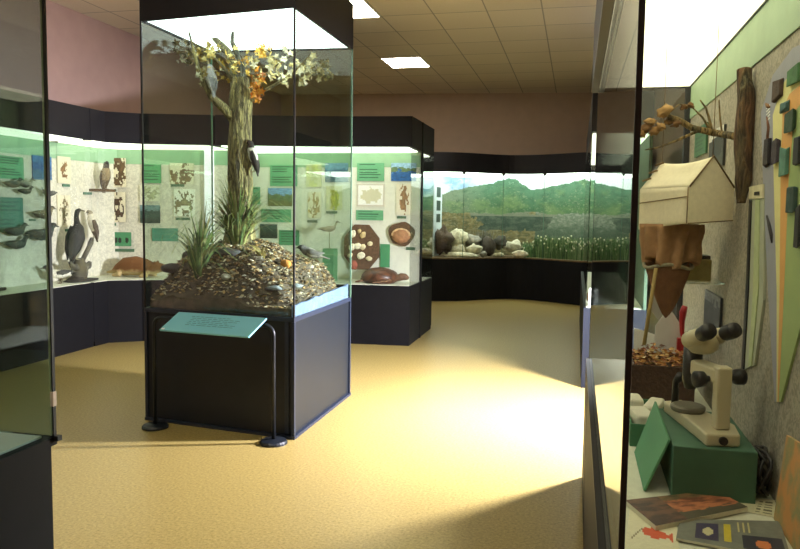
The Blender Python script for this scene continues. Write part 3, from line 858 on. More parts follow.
# ---- boards and prints
FR_CASE = ((1.021, .012), (1.063, -.07), (1.0243, -.003))
def board(name, label, cat, O, ux, w, h, nrm, th_, paint, nx=24, ny=18, group=None, m=None):
    """a card of thickness th_; O: lower left of its front face; ux: unit vector along its width"""
    O = V(O); ux = V(ux); nrm = V(nrm); uz = V((0, 0, 1))
    b = MB()
    f = lambda s, t: O + ux*(w*s) + uz*(h*t)
    vs = [f(i/nx, j/ny) for j in range(ny+1) for i in range(nx+1)]
    fs, cs = [], []
    ccw = ux.cross(uz).dot(nrm) > 0
    for j in range(ny):
        for i in range(nx):
            a = j*(nx+1)+i; q = (a, a+1, a+nx+2, a+nx+1)
            fs.append(q if ccw else q[::-1]); cs.append(paint((i+.5)/nx, (j+.5)/ny))
    b.add(vs, fs, cs)
    bk = [p - nrm*th_ for p in (f(0,0), f(1,0), f(1,1), f(0,1))]; ft = [f(0,0), f(1,0), f(1,1), f(0,1)]
    ed = shade(paint(.02, .5), .8)
    q = [(0,1,5,4),(1,2,6,5),(2,3,7,6),(3,0,4,7),(0,3,2,1)]
    b.add(bk+ft, q, ed)
    return b.build(name, m or painted, tag=(label, cat, group))
def p_text(bg, inkc, rows=7, seed=0):
    rr = random.Random(seed); L_ = [rr.uniform(.6, .92) for _ in range(40)]
    def f(s, t):
        k = t*rows
        if .1 < t < .92 and .08 < s < L_[int(k)] and .3 < k % 1 < .62: return inkc
        return bg
    return f
def p_photo(sky, mid, low, h1=.62, h2=.35, seed=0):
    def f(s, t):
        n = fbm(s*4+seed*3, t*5, seed, 4)*.18
        c = sky if t > h1+n else (mid if t > h2+n else low)
        return shade(c, 1+fbm(s*14+seed, t*14, seed+.5, 3)*.45)
    return f
def p_print(bg, inkc, seed=0, sx=.34, sy=.38, th=.05):
    def f(s, t):
        d = ((s-.5)/sx)**2 + ((t-.5)/sy)**2
        n = fbm(s*5+seed*5, t*5, seed*2.2, 4)
        if d < 1+n*1.4 and n*1.1 + .28*(1-d) > th: return shade(inkc, 1+n)
        return shade(bg, 1+.05*n)
    return f
def on_plane(kind, u0, v0, u1, v1, off=.012):
    """front-face corner, width vector, width, height and normal for a board seen between two picture points"""
    if kind == 'L':
        A, B = AX(u0, v1, WXL+off), AX(u1, v1, WXL+off); top = AX(u0, v0, WXL+off)
        return V((WXL+off, A.y, A.z)), V((0,1,0)), B.y-A.y, top.z-A.z, V((1,0,0))
    if kind == 'C':
        y = 7.40
        A, B = AY(u0, v1, y), AY(u1, v1, y); top = AY(u0, v0, y)
        return A, V((1,0,0)), B.x-A.x, top.z-A.z, V((0,-1,0))
    if kind == 'I':
        A, B = AY(u0, v1, ISLY), AY(u1, v1, ISLY); top = AY(u0, v0, ISLY)
        return A, V((1,0,0)), B.x-A.x, top.z-A.z, V((0,-1,0))
    if kind == 'R':
        A, B = AX(u0, v1, WX-off), AX(u1, v1, WX-off); top = AX(u0, v0, WX-off)
        return A, V((0,-1,0)), A.y-B.y, top.z-A.z, V((-1,0,0))
def wall_board(kind, name, label, cat, u0, v0, u1, v1, paint, th_=.011, nx=24, ny=18, off=.012, group=None):
    O, ux, w, h, nrm = on_plane(kind, u0, v0, u1, v1, off)
    # stand on the actual panel behind
    back = th_
    if kind == 'C': back = 7.40
    return board(name, label, cat, O, ux, w, h, nrm, th_, paint, nx, ny, group)
GR = C(102,164,122); GRD = C(64,118,84); TEAL = C(72,128,112)
INK = C(52,98,70); PAPER = C(226,214,186)
# left wall case
wall_board('L','text_board','green text panel at the far left of the wall case, upper of two',"panel",-2,155,24,178,p_text(GR,INK,8,1))
wall_board('L','text_board','large grey-green text panel below the upper green one at far left','panel',-2,197,24,233,p_text(C(78,128,112),C(60,104,90),10,2))
wall_board('L','photo_print','square blue water photograph on the left wall case panel','photo',33,155,52,179,p_photo(C(64,112,170),C(40,84,150),C(70,110,150),.7,.4,3))
wall_board('L','specimen_card','cream card with two brown feathers, above the card of twigs','specimen card',58,156,71,183,p_print(PAPER,C(120,84,52),4,.22,.4,.1))
wall_board('L','specimen_card','cream card of upright brown twigs, left of the black cormorant','specimen card',58,195,71,227,p_print(PAPER,C(112,96,70),5,.3,.42,.12))
for lab, u0, v0, u1, v1 in [('small green caption strip under the card of feathers',63,184,70,186.5),('small green caption strip under the card of twigs',66,229,73,231.5),('small green caption strip below the perched falcon',84,192,92,194.5),('small dark caption strip under the small duck model at left',30,219,36,221)]:
    wall_board('L','caption_label',lab,'caption',u0,v0,u1,v1,p_text(C(70,110,84),C(40,70,54),2,1),nx=8,ny=4)
def duckling(label, u, v, L, cols, toward=1, kind='duck', back=.09):
    p = onleft(u, v); 
    bird('mounted_duck' if kind == 'duck' else 'mounted_bird', label, V((WXL+back, p.y, p.z)), PI/2 if toward > 0 else -PI/2, L, kind, cols, legs=0,
         peg=(0, back if toward > 0 else -back, 0))
duckling('small brown duck model on the left panel, leftmost under the green text panel', 5, 184, .26, [C(96,84,66), C(130,116,92), C(60,66,56), C(50,60,50)])
duckling('small grey duck model beside the leftmost one, bill to the right', 18, 184, .24, [C(90,86,76), C(150,144,128), C(80,60,44)])
duckling('tiny dark duck model low under the two duck models at far left', 18, 191, .22, [C(70,70,60), C(90,86,72)])
duckling('pale-headed duck model right of the far left duck group', 42, 193, .24, [C(60,58,56), C(90,88,84), C(200,196,184)], -1)
duckling('slim brown diving bird model beside the glass edge, middle height', 36, 214, .34, [C(96,86,66), C(124,110,84), C(80,70,54)])
duckling('stretched dark waterbird model, lowest and rightmost of the mounted waterfowl', 34, 234, .46, [C(44,48,46), C(60,64,60), C(50,52,50)])
duckling('dark mounted duck lower left under the far left text board, bill right', 8, 231, .32, [C(56,60,54), C(76,80,70), C(50,54,48)])
duckling('long dark duck model at far left below the grey-green text panel', 9, 244, .34, [C(52,56,52), C(66,70,62)])
stick = MB(); 
stick.tube([V((-5.3, 5.05, .718)), V((-5.28, 5.4, .726)), V((-5.3, 5.8, .716))], [.018,.024,.016], 8, [C(70,62,52)]*3)
stick.build('driftwood', stone_m, smooth=True, tag=('dark piece of driftwood on the deck of the left wall case', 'driftwood'))

# falcon perched on the panel
p = onleft(94, 189)
fl_ = bird('falcon', 'brown falcon perched upright on a small ledge high on the left panel', V((WXL+.16, p.y, p.z)), -.5, .36, 'upright', [C(110,92,70), C(150,130,100), C(84,76,70), C(60,56,56)], wing=C(92,76,60), legs=.04)
MB().box(WXL+.001, p.y-.09, p.z-.03, WXL+.22, p.y+.09, p.z).build('wall_ledge', mat('brown_wood', (96,70,46), .6, var=.25), tag=('small brown wooden wall ledge holding the perched falcon', 'ledge'))
p.z -= 0
# cormorant, hawk, stump
stump = thing('bird_stump', 'dark gnarled stump on a flat base under the cormorant', 'stump', (-5.24, 6.55, .68))
sp = AZ(79, 284, .68)
def atdeck(u, v, z=.68): return AZ(u, v, z)
S = V((-5.26, AX(78, 270, -5.26).y, .70)); stump.location = S
dk_wood = colmat('dark_wood', .85, 30, .3, .6)
P, Q = dens([S+V((0,0,.0)), S+V((.01,0,.06)), S+V((0,.02,.14)), S+V((-.01,.0,.24))], [.10,.075,.085,.06], 5)
bark_tube(P, Q, 14, C(58,50,44), .3, 4).build('trunk', dk_wood, stump, smooth=True)
P, Q = dens([S+V((.02,.03,.12)), S+V((.03,.13,.16)), S+V((.03,.16,.20))], [.05,.035,.02], 4); bark_tube(P, Q, 10, C(54,48,42), .3, 6).build('knot', dk_wood, stump, smooth=True)
P, Q = dens([S+V((.02,-.02,.14)), S+V((.03,-.14,.18)), S+V((.03,-.17,.22))], [.04,.025,.015], 4); bark_tube(P, Q, 10, C(54,48,42), .3, 7).build('knot', dk_wood, stump, smooth=True)
b = MB(); b.ball(S+V((.03,.02,.012)), (.13,.24,.016), 20, 6, .2, C(60,54,46)); b.build('foot_slab', dk_wood, stump, smooth=True)
bird('cormorant', 'large black cormorant standing upright on the dark stump', S+V((0,0,.235)), PI/2-.35, .60, 'cormorant', [C(18,17,19), C(24,22,24), C(22,20,22), C(28,26,26), C(80,72,50)], wing=C(26,24,27), legs=.06, legcol=C(200,190,160))
# pale raptor beside it, on its own tall branch
post_b = thing('perch_branch', 'dark forked branch rising behind the cormorant, carrying a pale raptor', 'branch', (S.x-.08, S.y+.14, .70))
B0 = V((S.x-.08, S.y+.16, .70))
hz = AX(91, 238, B0.x).z; hy = AX(91, 238, B0.x).y
P, Q = dens([B0, B0+V((0,.02,.2)), V((B0.x, hy, hz-.05)), V((B0.x, hy+.02, hz))], [.03,.025,.03,.02], 4); bark_tube(P, Q, 9, C(56,48,42), .3, 2).build('stem', dk_wood, post_b, smooth=True)
bird('raptor', 'pale-breasted brown raptor with long dark wing beside the cormorant', V((B0.x, hy+.02, hz-.0)), PI/2+2.6, .36, 'upright', [C(80,64,50), C(190,180,156), C(210,200,178), C(150,136,112), C(120,110,92)], wing=C(88,72,58), legs=.03)
# pied duck standing at left of stump
pd = V((-5.28, AX(60, 282, -5.28).y, .70))
bird('pied_duck', 'black and white duck standing on the deck left of the cormorant stump', pd, PI/2+PI-.5, .36, 'duck', [C(50,48,46), C(214,208,196), C(206,200,186), C(60,52,48), C(46,42,42), C(40,36,36)], wing=C(56,52,50), legs=.14)
# corner panel items
wall_y = 7.40
def corner_board(name, label, cat, u0, v0, u1, v1, paint, nx=24, ny=18):
    # the corner back panel runs slightly askew; follow its line
    yA = 7.7
    def yat(x): return 7.66 + (x+5.36)*(.27/1.37) - .044
    A = AY(u0, v1, yA); A = AY(u0, v1, yat(A.x)); B = AY(u1, v1, yat(AY(u1, v1, yA).x)); top = AY(u0, v0, yat(A.x))
    ux = V((B.x-A.x, B.y-A.y, 0)); w = ux.length; ux.normalize()
    nrm = V((ux.y, -ux.x, 0))
    return board(name, label, cat, A, ux, w, top.z-A.z, nrm, .011, paint, nx, ny)
corner_board('specimen_card','cream card with dark brown leaf cluster at the panel corner, upper','specimen card',112,158,126,187,p_print(PAPER,C(84,62,40),7,.42,.45,.02))
corner_board('specimen_card','cream card with dark brown fruit cluster below the leaf cluster card','specimen card',111,192,126,222,p_print(PAPER,C(66,46,34),9,.36,.4,-.02))
for lab, u0, v0, u1, v1 in [('small green caption strip between the two brown cluster cards',108,189,116,191.5),('small green caption strip below the brown fruit cluster card',107,223,116,225.5),
    ('dark green caption strip under the green plaque above the brown mammal',109,248.5,134,251.5),
    ('small caption strip under the leaf specimens seen through the tree case',171,184,184,186.5),('small caption strip under the pressed plant seen through the tree case',176,217.5,190,220)]:
    corner_board('caption_label',lab,'caption',u0,v0,u1,v1,p_text(C(78,110,84),C(44,70,54),2,2),8,4)
def p_plaque(s, t):
    for k, x in enumerate((.22, .42, .78)):
        if ((s-x)/.09)**2 + ((t-.42)/.2)**2 < 1: return C(34,36,30)
    return C(72,136,94)
corner_board('specimen_plaque','green plaque with three dark specimens above the brown mammal','plaque',112,232,131,246,p_plaque)
corner_board('text_board','bright green text panel at the top, just inside the left edge of the tall case','panel',142,164,161,183,p_text(C(92,160,110),INK,7,5))
corner_board('map_print','pale sketch map below the bright green panel behind the tree case','map',140,185,160,201,p_print(C(218,214,190),C(150,150,120),11,.45,.4,.1))
corner_board('photo_print','dark landscape photograph below the pale sketch map behind the tree case','photo',140,205,160,223,p_photo(C(110,134,136),C(54,76,70),C(48,62,56),.7,.3,6))
corner_board('text_board','teal text panel low behind the left grass clump','panel',152,228,178,241,p_text(C(80,142,120),C(64,118,100),5,8))
corner_board('specimen_card','pale card with two pressed brown leaves behind the tree case','specimen card',170,163,194,184,p_print(C(222,214,188),C(104,84,52),13,.46,.44,.02))
corner_board('specimen_card','white card with a pressed branching plant behind the tree case','specimen card',174,189,195,216,p_print(C(238,236,222),C(120,110,80),15,.42,.46,.08))

# brown mammal lying on the deck (tail to the left)
M0 = V((AY(143, 270, 7.45).x, 7.45, .70))
mm = thing('brown_mammal', 'brown-backed mammal with pale belly lying along the corner case deck', 'mammal', M0)
mb = MB()
sc_ = (AY(168, 270, 7.45).x - AY(110, 270, 7.45).x)
x0 = AY(110, 270, 7.45).x
def mpt(s, z, y=0): return V((x0 + s*sc_, 7.45+y, .70+z))
mb.tube([mpt(-.06,.045), mpt(.04,.05), mpt(.14,.085), mpt(.28,.12), mpt(.45,.13), mpt(.62,.115), mpt(.74,.105), mpt(.84,.12), mpt(.92,.115), mpt(1.0,.09)],
        [(.012,.012),(.022,.02),(.06,.06),(.10,.105),(.11,.115),(.095,.10),(.07,.075),(.062,.062),(.045,.045),(.02,.02)], 14, side=(0,1,0))
for s, y in ((.2,-.07),(.2,.07),(.66,-.07),(.66,.07)):
    mb.tube([mpt(s+.02,.07,y), mpt(s+.04,.03,y*1.3), mpt(s-.07,.02,y*1.3)], [.045,.03,.018], 10)
for y in (-.035,.035): mb.ball(mpt(.80,.178,y), (.012,.018,.022), 8, 6)
top_c, bel = C(120,76,40), C(186,160,112)
o = mb.build('body', None, mm, smooth=True, remesh=.009) if False else None
furm, nt, pn = base_mat('two_tone_fur')
tc = nt.nodes.new('ShaderNodeTexCoord'); sx = nt.nodes.new('ShaderNodeSeparateXYZ'); nt.links.new(tc.outputs['Object'], sx.inputs[0])
nz = nt.nodes.new('ShaderNodeTexNoise'); nz.inputs['Scale'].default_value = 25; nt.links.new(tc.outputs['Object'], nz.inputs['Vector'])
ad = nt.nodes.new('ShaderNodeMath'); ad.operation = 'MULTIPLY_ADD'; ad.inputs[1].default_value = .05; nt.links.new(nz.outputs['Fac'], ad.inputs[0]); nt.links.new(sx.outputs['Z'], ad.inputs[2])
rp = nt.nodes.new('ShaderNodeValToRGB'); rp.color_ramp.elements[0].position = .08; rp.color_ramp.elements[0].color = bel; rp.color_ramp.elements[1].position = .12; rp.color_ramp.elements[1].color = top_c
nt.links.new(ad.outputs[0], rp.inputs['Fac']); nt.links.new(rp.outputs['Color'], pn.inputs['Base Color']); pn.inputs['Roughness'].default_value = .9
mb.build('body', furm, mm, smooth=True, remesh=.009)

# ---- island case boards
wb = lambda *a, **k: wall_board('I', *a, off=.012, **k)
wb('text_board','green text panel high in the island case, right of the tree trunk','panel',270,165,297,186,p_text(GR,INK,8,3))
wb('photo_print','shoreline landscape photograph below the green panel right of the trunk','photo',268,188,292,206,p_photo(C(120,160,196),C(96,116,80),C(110,112,70),.66,.3,8))
wb('text_board','wide green text panel under the shoreline photograph','panel',261,209,291,222,p_text(GR,INK,5,4))
wb('text_board','small green text panel tucked against the tree trunk','panel',252,187,260,204,p_text(GR,INK,7,6))
wb('photo_print','dark green photograph low behind the grass right of the trunk','photo',260,224,277,238,p_photo(C(70,92,80),C(44,66,54),C(40,54,44),.6,.3,12))
wb('text_board','green text panel lowest on the left half of the island case panel','panel',279,230,299,245,p_text(C(82,146,108),INK,6,9))
wb('specimen_card','pale card with faint yellow-green fern near the tree case corner line','specimen card',306,164,321,187,p_print(C(206,206,164),C(170,172,110),17,.36,.45,.05))
wb('specimen_card','pale card with brown seed heads below the fern card','specimen card',308,192,321,218,p_print(C(222,216,186),C(140,120,70),19,.36,.45,.06))
wb('specimen_card','pale card with one big yellow-green leaf above the wading bird','specimen card',326,186,342,210,p_print(C(214,210,170),C(168,166,72),21,.3,.42,-.2))
wb('photo_print','blue coastal photograph above the big yellow-green leaf card','photo',325,163,348,182,p_photo(C(120,160,190),C(84,120,150),C(70,104,120),.66,.3,14))
wb('text_board','green text panel directly above the pale island map','panel',357,163,384,181,p_text(GR,INK,7,11))
def p_map(s, t):
    n = fbm(s*6, t*6, 2.2, 3)*.25
    if ((s-.5)/.36)**2 + ((t-.48)/.32)**2 < 1+n*2.2: return C(206,200,170)
    if min(s, 1-s, t, 1-t) < .04: return C(206,196,180)
    return C(238,236,228)
wb('map_print','white map with a beige landmass on the island case panel','map',357,184,384,206,p_map)
wb('text_board','narrow green text panel directly below the pale island map','panel',356,210,383,220,p_text(GR,INK,4,12))
wb('photo_print','blue sea and coast photograph at top right of the island case panel','photo',391,163,416,181,p_photo(C(150,186,214),C(96,120,80),C(44,96,160),.72,.56,16))
wb('specimen_card','pale card with a brown curved shell strip under the coast photograph','specimen card',396,184,412,215,p_print(C(226,218,196),C(140,108,76),23,.24,.44,-.1))
wb('text_board','small upright green panel left of the turtle head','panel',380,244,389.5,267,p_text(C(76,142,98),INK,9,13))
for lab, u0, v0, u1, v1 in [('small caption strip under the card of brown seed heads',307,220,317,222.5),('small caption strip under the big yellow-green leaf card',326,211,337,213.5),('small caption strip under the curved shell card',397,216,406,218.5),('small dark caption strip right below the round fossil plaque',406,247,415,250)]:
    wb('caption_label',lab,'caption',u0,v0,u1,v1,p_text(C(84,110,84),C(44,70,54),2,3),nx=8,ny=4)
# triangle card behind trunk
b = MB(); q = [AY(213.5,201,8.293), AY(226,201,8.293), AY(214.5,173,8.293)]
b.plate(q, (0,-1,0), .008, C(96,78,58)); b.build('triangle_card', painted, tag=('dark brown triangular card beside the glowing white end panel left of the trunk', 'card'))
# octagonal plaque with shells
oc = AY(362, 247, ISLY); r8 = (AY(380, 247, ISLY).x - oc.x)
oct_ = thing('shell_plaque', 'brown octagonal plaque with pale shells fixed on it', 'plaque', oc)
b = MB(); b.plate([oc + V((r8*1.06*math.cos(PI/8+k*PI/4), 0, r8*1.3*math.sin(PI/8+k*PI/4))) for k in range(8)], (0,-1,0), .03); b.build('board', mat('brown_felt', (100,74,54), .9, scale=40, var=.25), oct_, bevel=.004)
rs = random.Random(5)
for k, (dx, dz, r_) in enumerate([(-.45,.7,.045),(.1,.65,.045),(-.5,.0,.05),(-.2,.05,.05),(.1,.0,.04),(.0,-.45,.055),(.45,-.6,.04),(-.4,-.95,.06),(.5,.2,.035),(-.1,.85,.03),(-.6,-.45,.035)]):
    b = MB(); c_ = oc + V((dx*r8, -.04, dz*r8))
    b.ball(c_, (r_, .02, r_*.75), 10, 7, .25, R.choice([C(220,204,164), C(206,180,130), C(234,224,196)]) if k != 7 else C(150,84,66), Matrix.Rotation(rs.uniform(0,3),3,'Y'), k); b.build('shell', stone_m, oct_, smooth=True)
# round fossil plaque
rc = AY(402, 234, ISLY); rr_ = AY(415, 234, ISLY).x - rc.x
rp_ = thing('fossil_plaque', 'round brown plaque with a domed shell at the right end of the island panel', 'plaque', rc)
b = MB(); b.plate([rc + V((rr_*(1+.08*math.sin(3*a))*math.cos(a), 0, rr_*.9*(1+.06*math.cos(5*a))*math.sin(a))) for a in [2*PI*k/24 for k in range(24)]], (0,-1,0), .03); b.build('board', MATS['brown_felt'], rp_)
b = MB(); b.ball(rc+V((0,-.03,-.02)), (rr_*.72,.07,rr_*.55), 18, 12, .12, C(166,118,84)); b.build('shell', stone_m, rp_, smooth=True)
b = MB(); b.tube([rc+V((rr_*.68*math.cos(a), -.055+.0*a, -.02+rr_*.5*math.sin(a))) for a in [PI*k/12 for k in range(13)]], .014, 6, [C(206,170,130)]*13); b.build('rim_ridge', stone_m, rp_, smooth=True)

# wader on pedestal
wp = AY(330, 270, 8.0)
pt_ = AY(331, 248.5, 8.0)
pl = MB(); pl.box(wp.x-.07, 7.93, .68, wp.x+.07, 8.07, pt_.z); pl.build('pedestal', mat('green_pedestal', (104,150,112), .6, var=.06), bevel=.004, tag=('green block pedestal under the long-billed wading bird', 'pedestal'))
bird('wader', 'slim grey-brown wading bird on a green pedestal in the island case', V((wp.x, 8.0, pt_.z)), .25, .30, 'wader', [C(120,112,96), C(156,144,120), C(170,160,136), C(136,124,104), C(110,100,84)], legs=.55, legcol=C(150,140,110))

# sea turtle
tu0 = AY(359, 281, 7.97); tu1 = AY(408, 281, 7.97); tl = tu1.x - tu0.x
tc_ = V((tu0.x+tl*.46, 8.03, .68))
tu = thing('sea_turtle', 'brown sea turtle with domed shell lying on the island case deck', 'turtle', tc_)
b = MB()
tcol = C(110,78,58)
b.tube([tc_+V((x*tl,0,z)) for x,z in ((-.46,.03),(-.36,.045),(-.1,.05),(.2,.05),(.3,.06),(.38,.075),(.46,.075),(.53,.06))], [(.015,.01),(.08,.03),(.15,.045),(.1,.045),(.05,.04),(.05,.045),(.042,.04),(.018,.018)], 14, side=(0,1,0))
for sg_ in (-1, 1):
    b.tube([tc_+V((.2*tl,sg_*.08,.045)), tc_+V((.12*tl,sg_*.2,.035)), tc_+V((-.1*tl,sg_*.24,.014))], [(.035,.02),(.035,.014),(.012,.008)], 10)
    b.tube([tc_+V((-.3*tl,sg_*.06,.035)), tc_+V((-.42*tl,sg_*.13,.02)), tc_+V((-.5*tl,sg_*.14,.012))], [(.03,.016),(.03,.012),(.01,.007)], 10)
b.build('body', mat('turtle_skin', (104,74,54), .7, scale=40, var=.3, bump=.4), tu, smooth=True, remesh=.008)
vm, nt, pn = base_mat('turtle_shell')
tcn = nt.nodes.new('ShaderNodeTexCoord'); vo = nt.nodes.new('ShaderNodeTexVoronoi'); vo.feature = 'DISTANCE_TO_EDGE'; vo.inputs['Scale'].default_value = 9
nt.links.new(tcn.outputs['Object'], vo.inputs['Vector'])
rp = nt.nodes.new('ShaderNodeValToRGB'); rp.color_ramp.elements[0].color = C(60,38,28); rp.color_ramp.elements[1].position = .12; rp.color_ramp.elements[1].color = C(96,60,42)
nt.links.new(vo.outputs['Distance'], rp.inputs['Fac']); nt.links.new(rp.outputs['Color'], pn.inputs['Base Color']); pn.inputs['Roughness'].default_value = .4
b = MB(); b.ball(tc_+V((-.06*tl,0,.065)), (.37*tl,.20,.115), 24, 12, .05, None, None, 3); b.build('carapace', vm, tu, smooth=True)

# diorama contents ------------------------------------------------
p0 = AY(433.5, 232, 12.2); 
ux = V((AY(441.5,232,12.9).x - p0.x, .70, 0)); wl = ux.length; ux.normalize()
board('side_board', 'narrow white board with three dark pictures at the left end of the diorama', 'board', V((p0.x, p0.y, DZB+.001)), ux, wl, 1.3, V((ux.y, -ux.x, 0)), .012,
      lambda s, t: C(50,70,62) if (.3 < s < .8 and (.80 < t < .93 or .62 < t < .75 or .45 < t < .56)) else C(216,228,232), 16, 44)
def rock(label, u, v, y, rx, ry_, rz_, col, seed, cat='rock'):
    p = AY(u, v, y)
    stone('boulder', label, cat, V((p.x, y, max(p.z, DZB+rz_*.6))), (rx, ry_, rz_), col, seed, jit=.55, freq=1.9)
CRM, GRYR, DBR = C(206,198,168), C(150,146,132), C(84,68,52)
rock('big dark brown boulder at the left end of the diorama rocks', 443, 241, 12.43, .19,.15,.24, DBR, 1)
rock('tall cream boulder just right of the dark brown boulder', 454, 240, 12.58, .13,.12,.17, CRM, 2)
rock('cream boulder topping the middle of the rock heap', 459, 238, 12.78, .15,.12,.15, CRM, 3)
rock('flat cream slab along the front of the diorama rocks', 463, 256, 12.36, .30,.09,.05, CRM, 4)
rock('grey-cream boulder below the heap top, behind the flat slab', 457, 250, 12.48, .14,.1,.09, C(186,178,150), 5)
rock('pale rounded boulder at the right of the flat slab', 474, 249, 12.58, .13,.1,.09, CRM, 6)
rock('grey boulder behind the pale rounded boulder', 472, 241, 12.88, .15,.1,.11, GRYR, 7)
rock('dark boulder beside the grey tuft of scrub', 489, 246, 12.83, .13,.1,.15, C(70,62,52), 8)
rock('dark low boulder right of the grey scrub', 500, 243, 12.93, .12,.1,.12, C(62,60,50), 9)
rock('pale boulder behind the rightmost flat rock', 513, 246, 12.93, .15,.1,.10, C(196,190,164), 10)
rock('low cream rock furthest right of the rock heap', 520, 254, 12.68, .14,.09,.06, CRM, 11)
rock('small flat pale rock between the dark boulders at front', 499, 255, 12.70, .10,.07,.04, C(180,170,136), 12)
rock('small grey rock in front of the dark scrub boulder', 483, 254, 12.58, .07,.06,.05, GRYR, 13)
b = MB()
for (u, v, y, n) in ((480, 238, 12.98, 160), (489, 236, 12.98, 90)):
    p = AY(u, v, y); p.z = DZB
    for i in range(n):
        a = R.uniform(0, 6.3); l = R.uniform(.2, .5); o_ = R.uniform(.05, .25); w = .006
        d = V((math.cos(a), math.sin(a)*.5, 0)); s_ = V((-d.y, d.x, 0)).normalized()
        b.add([p - s_*w, p + s_*w, p + d*o_ + V((0,0,l)) + s_*.002, p + d*o_ + V((0,0,l)) - s_*.002], [(0,1,2,3)], shade(R.choice([C(120,122,116), C(90,92,84), C(150,150,140)]), R.uniform(.7,1.1)))
o = b.build('dry_scrub', plant, tag=('grey dry scrub standing among the diorama rocks', 'scrub')); o['kind'] = 'stuff'
b = MB()
for i in range(2600):
    x = R.uniform(-.92, 1.08); yf = wavy(x)
    y = R.uniform(yf+.14, min(13.3, yf+1.0)); h = R.uniform(.18, .40)
    if x < -.7: h *= .7
    a = R.uniform(0, 6.3); d = V((math.cos(a), math.sin(a), 0))*R.uniform(.01, .07); w = R.uniform(.006, .012)
    c = shade(R.choice([C(76,114,66), C(104,138,84), C(58,92,56), C(132,156,108)]), R.uniform(.7, 1.15))
    p0 = V((x, y, DZB)); p1 = p0 + d*.5 + V((0,0,h*.6)); p2 = p0 + d + V((0,0,h))
    b.add([p0+V((-w,0,0)), p0+V((w,0,0)), p1+V((w*.8,0,0)), p1+V((-w*.8,0,0)), p2], [(0,1,2,3),(3,2,4)], c)
    if R.random() < .13:
        b.ball(p2 - V((0,0,R.uniform(0,.12))), (.015,.015,.018), 6, 4, 0, R.choice([C(196,200,160), C(206,206,180), C(176,176,130)]))
o = b.build('reed_bed', plant, tag=('dense bed of green reeds with white flower heads along the right of the diorama', 'reeds')); o['kind'] = 'stuff'

# far right case: small items in its near end
q = V((.16, 6.05, .70))
b = MB(); b.box(.125, 6.44, .70, .20, 6.455, .86); b.build('info_card', white_m, tag=('small white card standing in the end of the narrow far right case', 'card'))
b = MB(); b.ball((.16, 6.55, .775), (.05,.05,.075), 10, 8, .2, C(120,90,66)); b.build('fossil_lump', stone_m, smooth=True, tag=('brown lump behind the white card in the far right case', 'specimen'))
b = MB(); b.ball((-1.89, 8.7, .70), (.04,.05,.035), 10, 8, .3, C(220,214,200)); b.build('white_shell', stone_m, smooth=True, tag=('small white shell on the deck in the end of the rear case', 'shell'))

# ------------------------------------------------------------------ things in the near right case
FRAME[0] = FR_CASE
WX, RZ0, RZB = (.575-.012)/1.021, (2.19+.003)/1.0243, (.6935+.003)/1.0243
D = RZB
# tent
canvas = mat('tent_canvas', (236, 224, 194), .9, scale=60, var=.05, bump=.1)
A_, B_, D_ = V((.366, 2.64, 0)), V((.53, 2.73, 0)), V((.232, 2.95, 0))
C_ = D_ + (B_ - A_)
zb_, ze_, za_ = 1.438, 1.570, 1.675
DZ_ = {'A': .004, 'B': .016, 'C': -.010, 'D': -.026}
tent = thing('model_tent', 'small cream canvas ridge tent hung above the microscope', 'tent', ((A_.x+C_.x)/2, (A_.y+C_.y)/2, zb_))
def sag(p, q, n=10, k=.01):
    return [p.lerp(q, i/n) - V((0,0,k*math.sin(PI*i/n))) for i in range(n+1)]
def Z(p, z):
    k = {'A': A_, 'B': B_, 'C': C_, 'D': D_}
    d = 0
    if z == zb_: d = [DZ_[q] for q in 'ABCD' if (k[q]-p).length < 1e-5][0]
    return V((p.x, p.y, z+d))
gA, gD = (A_+B_)/2, (D_+C_)/2
def gridq(b, p00, p10, p11, p01, n=8, k=.006, seed=0):
    nr_ = (p10-p00).cross(p01-p00).normalized()
    def f(s, t):
        p = p00.lerp(p10, s).lerp(p01.lerp(p11, s), t)
        return p + nr_*(k*noise.noise(V((s*3+seed, t*3, seed))) * 4*math.sqrt(max(0, s*(1-s)*t*(1-t))+.0001)) - V((0,0,.012*math.sin(PI*s)*t*(1 if seed in (1,2) else 0)))
    b.grid(f, n, n)
b = MB(); gridq(b, Z(A_,ze_), Z(D_,ze_), Z(gD,za_), Z(gA,za_), seed=1); b.build('roof_slope', canvas, tent, smooth=True, solid=.003)
b = MB(); gridq(b, Z(B_,ze_), Z(C_,ze_), Z(gD,za_), Z(gA,za_), seed=2); b.build('roof_slope', canvas, tent, smooth=True, solid=.003)
b = MB(); gridq(b, Z(A_,zb_), Z(D_,zb_), Z(D_,ze_), Z(A_,ze_), seed=3); b.build('side_wall', canvas, tent, smooth=True, solid=.003)
b = MB(); gridq(b, Z(B_,zb_), Z(C_,zb_), Z(C_,ze_), Z(B_,ze_), seed=4); b.build('side_wall', canvas, tent, smooth=True, solid=.003)
for P_, Q_, G_ in ((A_, B_, gA), (D_, C_, gD)):
    n_ = (P_-(D_ if P_ is A_ else A_)).normalized()*.001
    b = MB(); b.plate([Z(P_,zb_)+n_, Z(Q_,zb_)+n_, Z(Q_,ze_)+n_, Z(G_,za_)+n_, Z(P_,ze_)+n_], n_.normalized(), .003); b.build('gable', canvas, tent)
cord_m = mat('brown_cord', (120, 96, 62), .9)
def cord(pts, r=.002, name='cord', par=tent): MB().tube(pts, r, 6).build(name, cord_m, par, smooth=True)
out = (A_-D_).normalized()*.006; o2 = (A_-B_).normalized()*.006
cord([Z(A_,1.535)+o2, Z(D_,1.515)+o2]); cord([Z(A_,zb_)+out+o2, Z(A_,ze_)+out+o2]); cord([Z(A_,zb_)+out, Z(B_,zb_)+out])
cord([Z(A_,ze_)+out, Z(gA,za_+.004)+out, Z(B_,ze_)+out], .003, 'gable_rope')
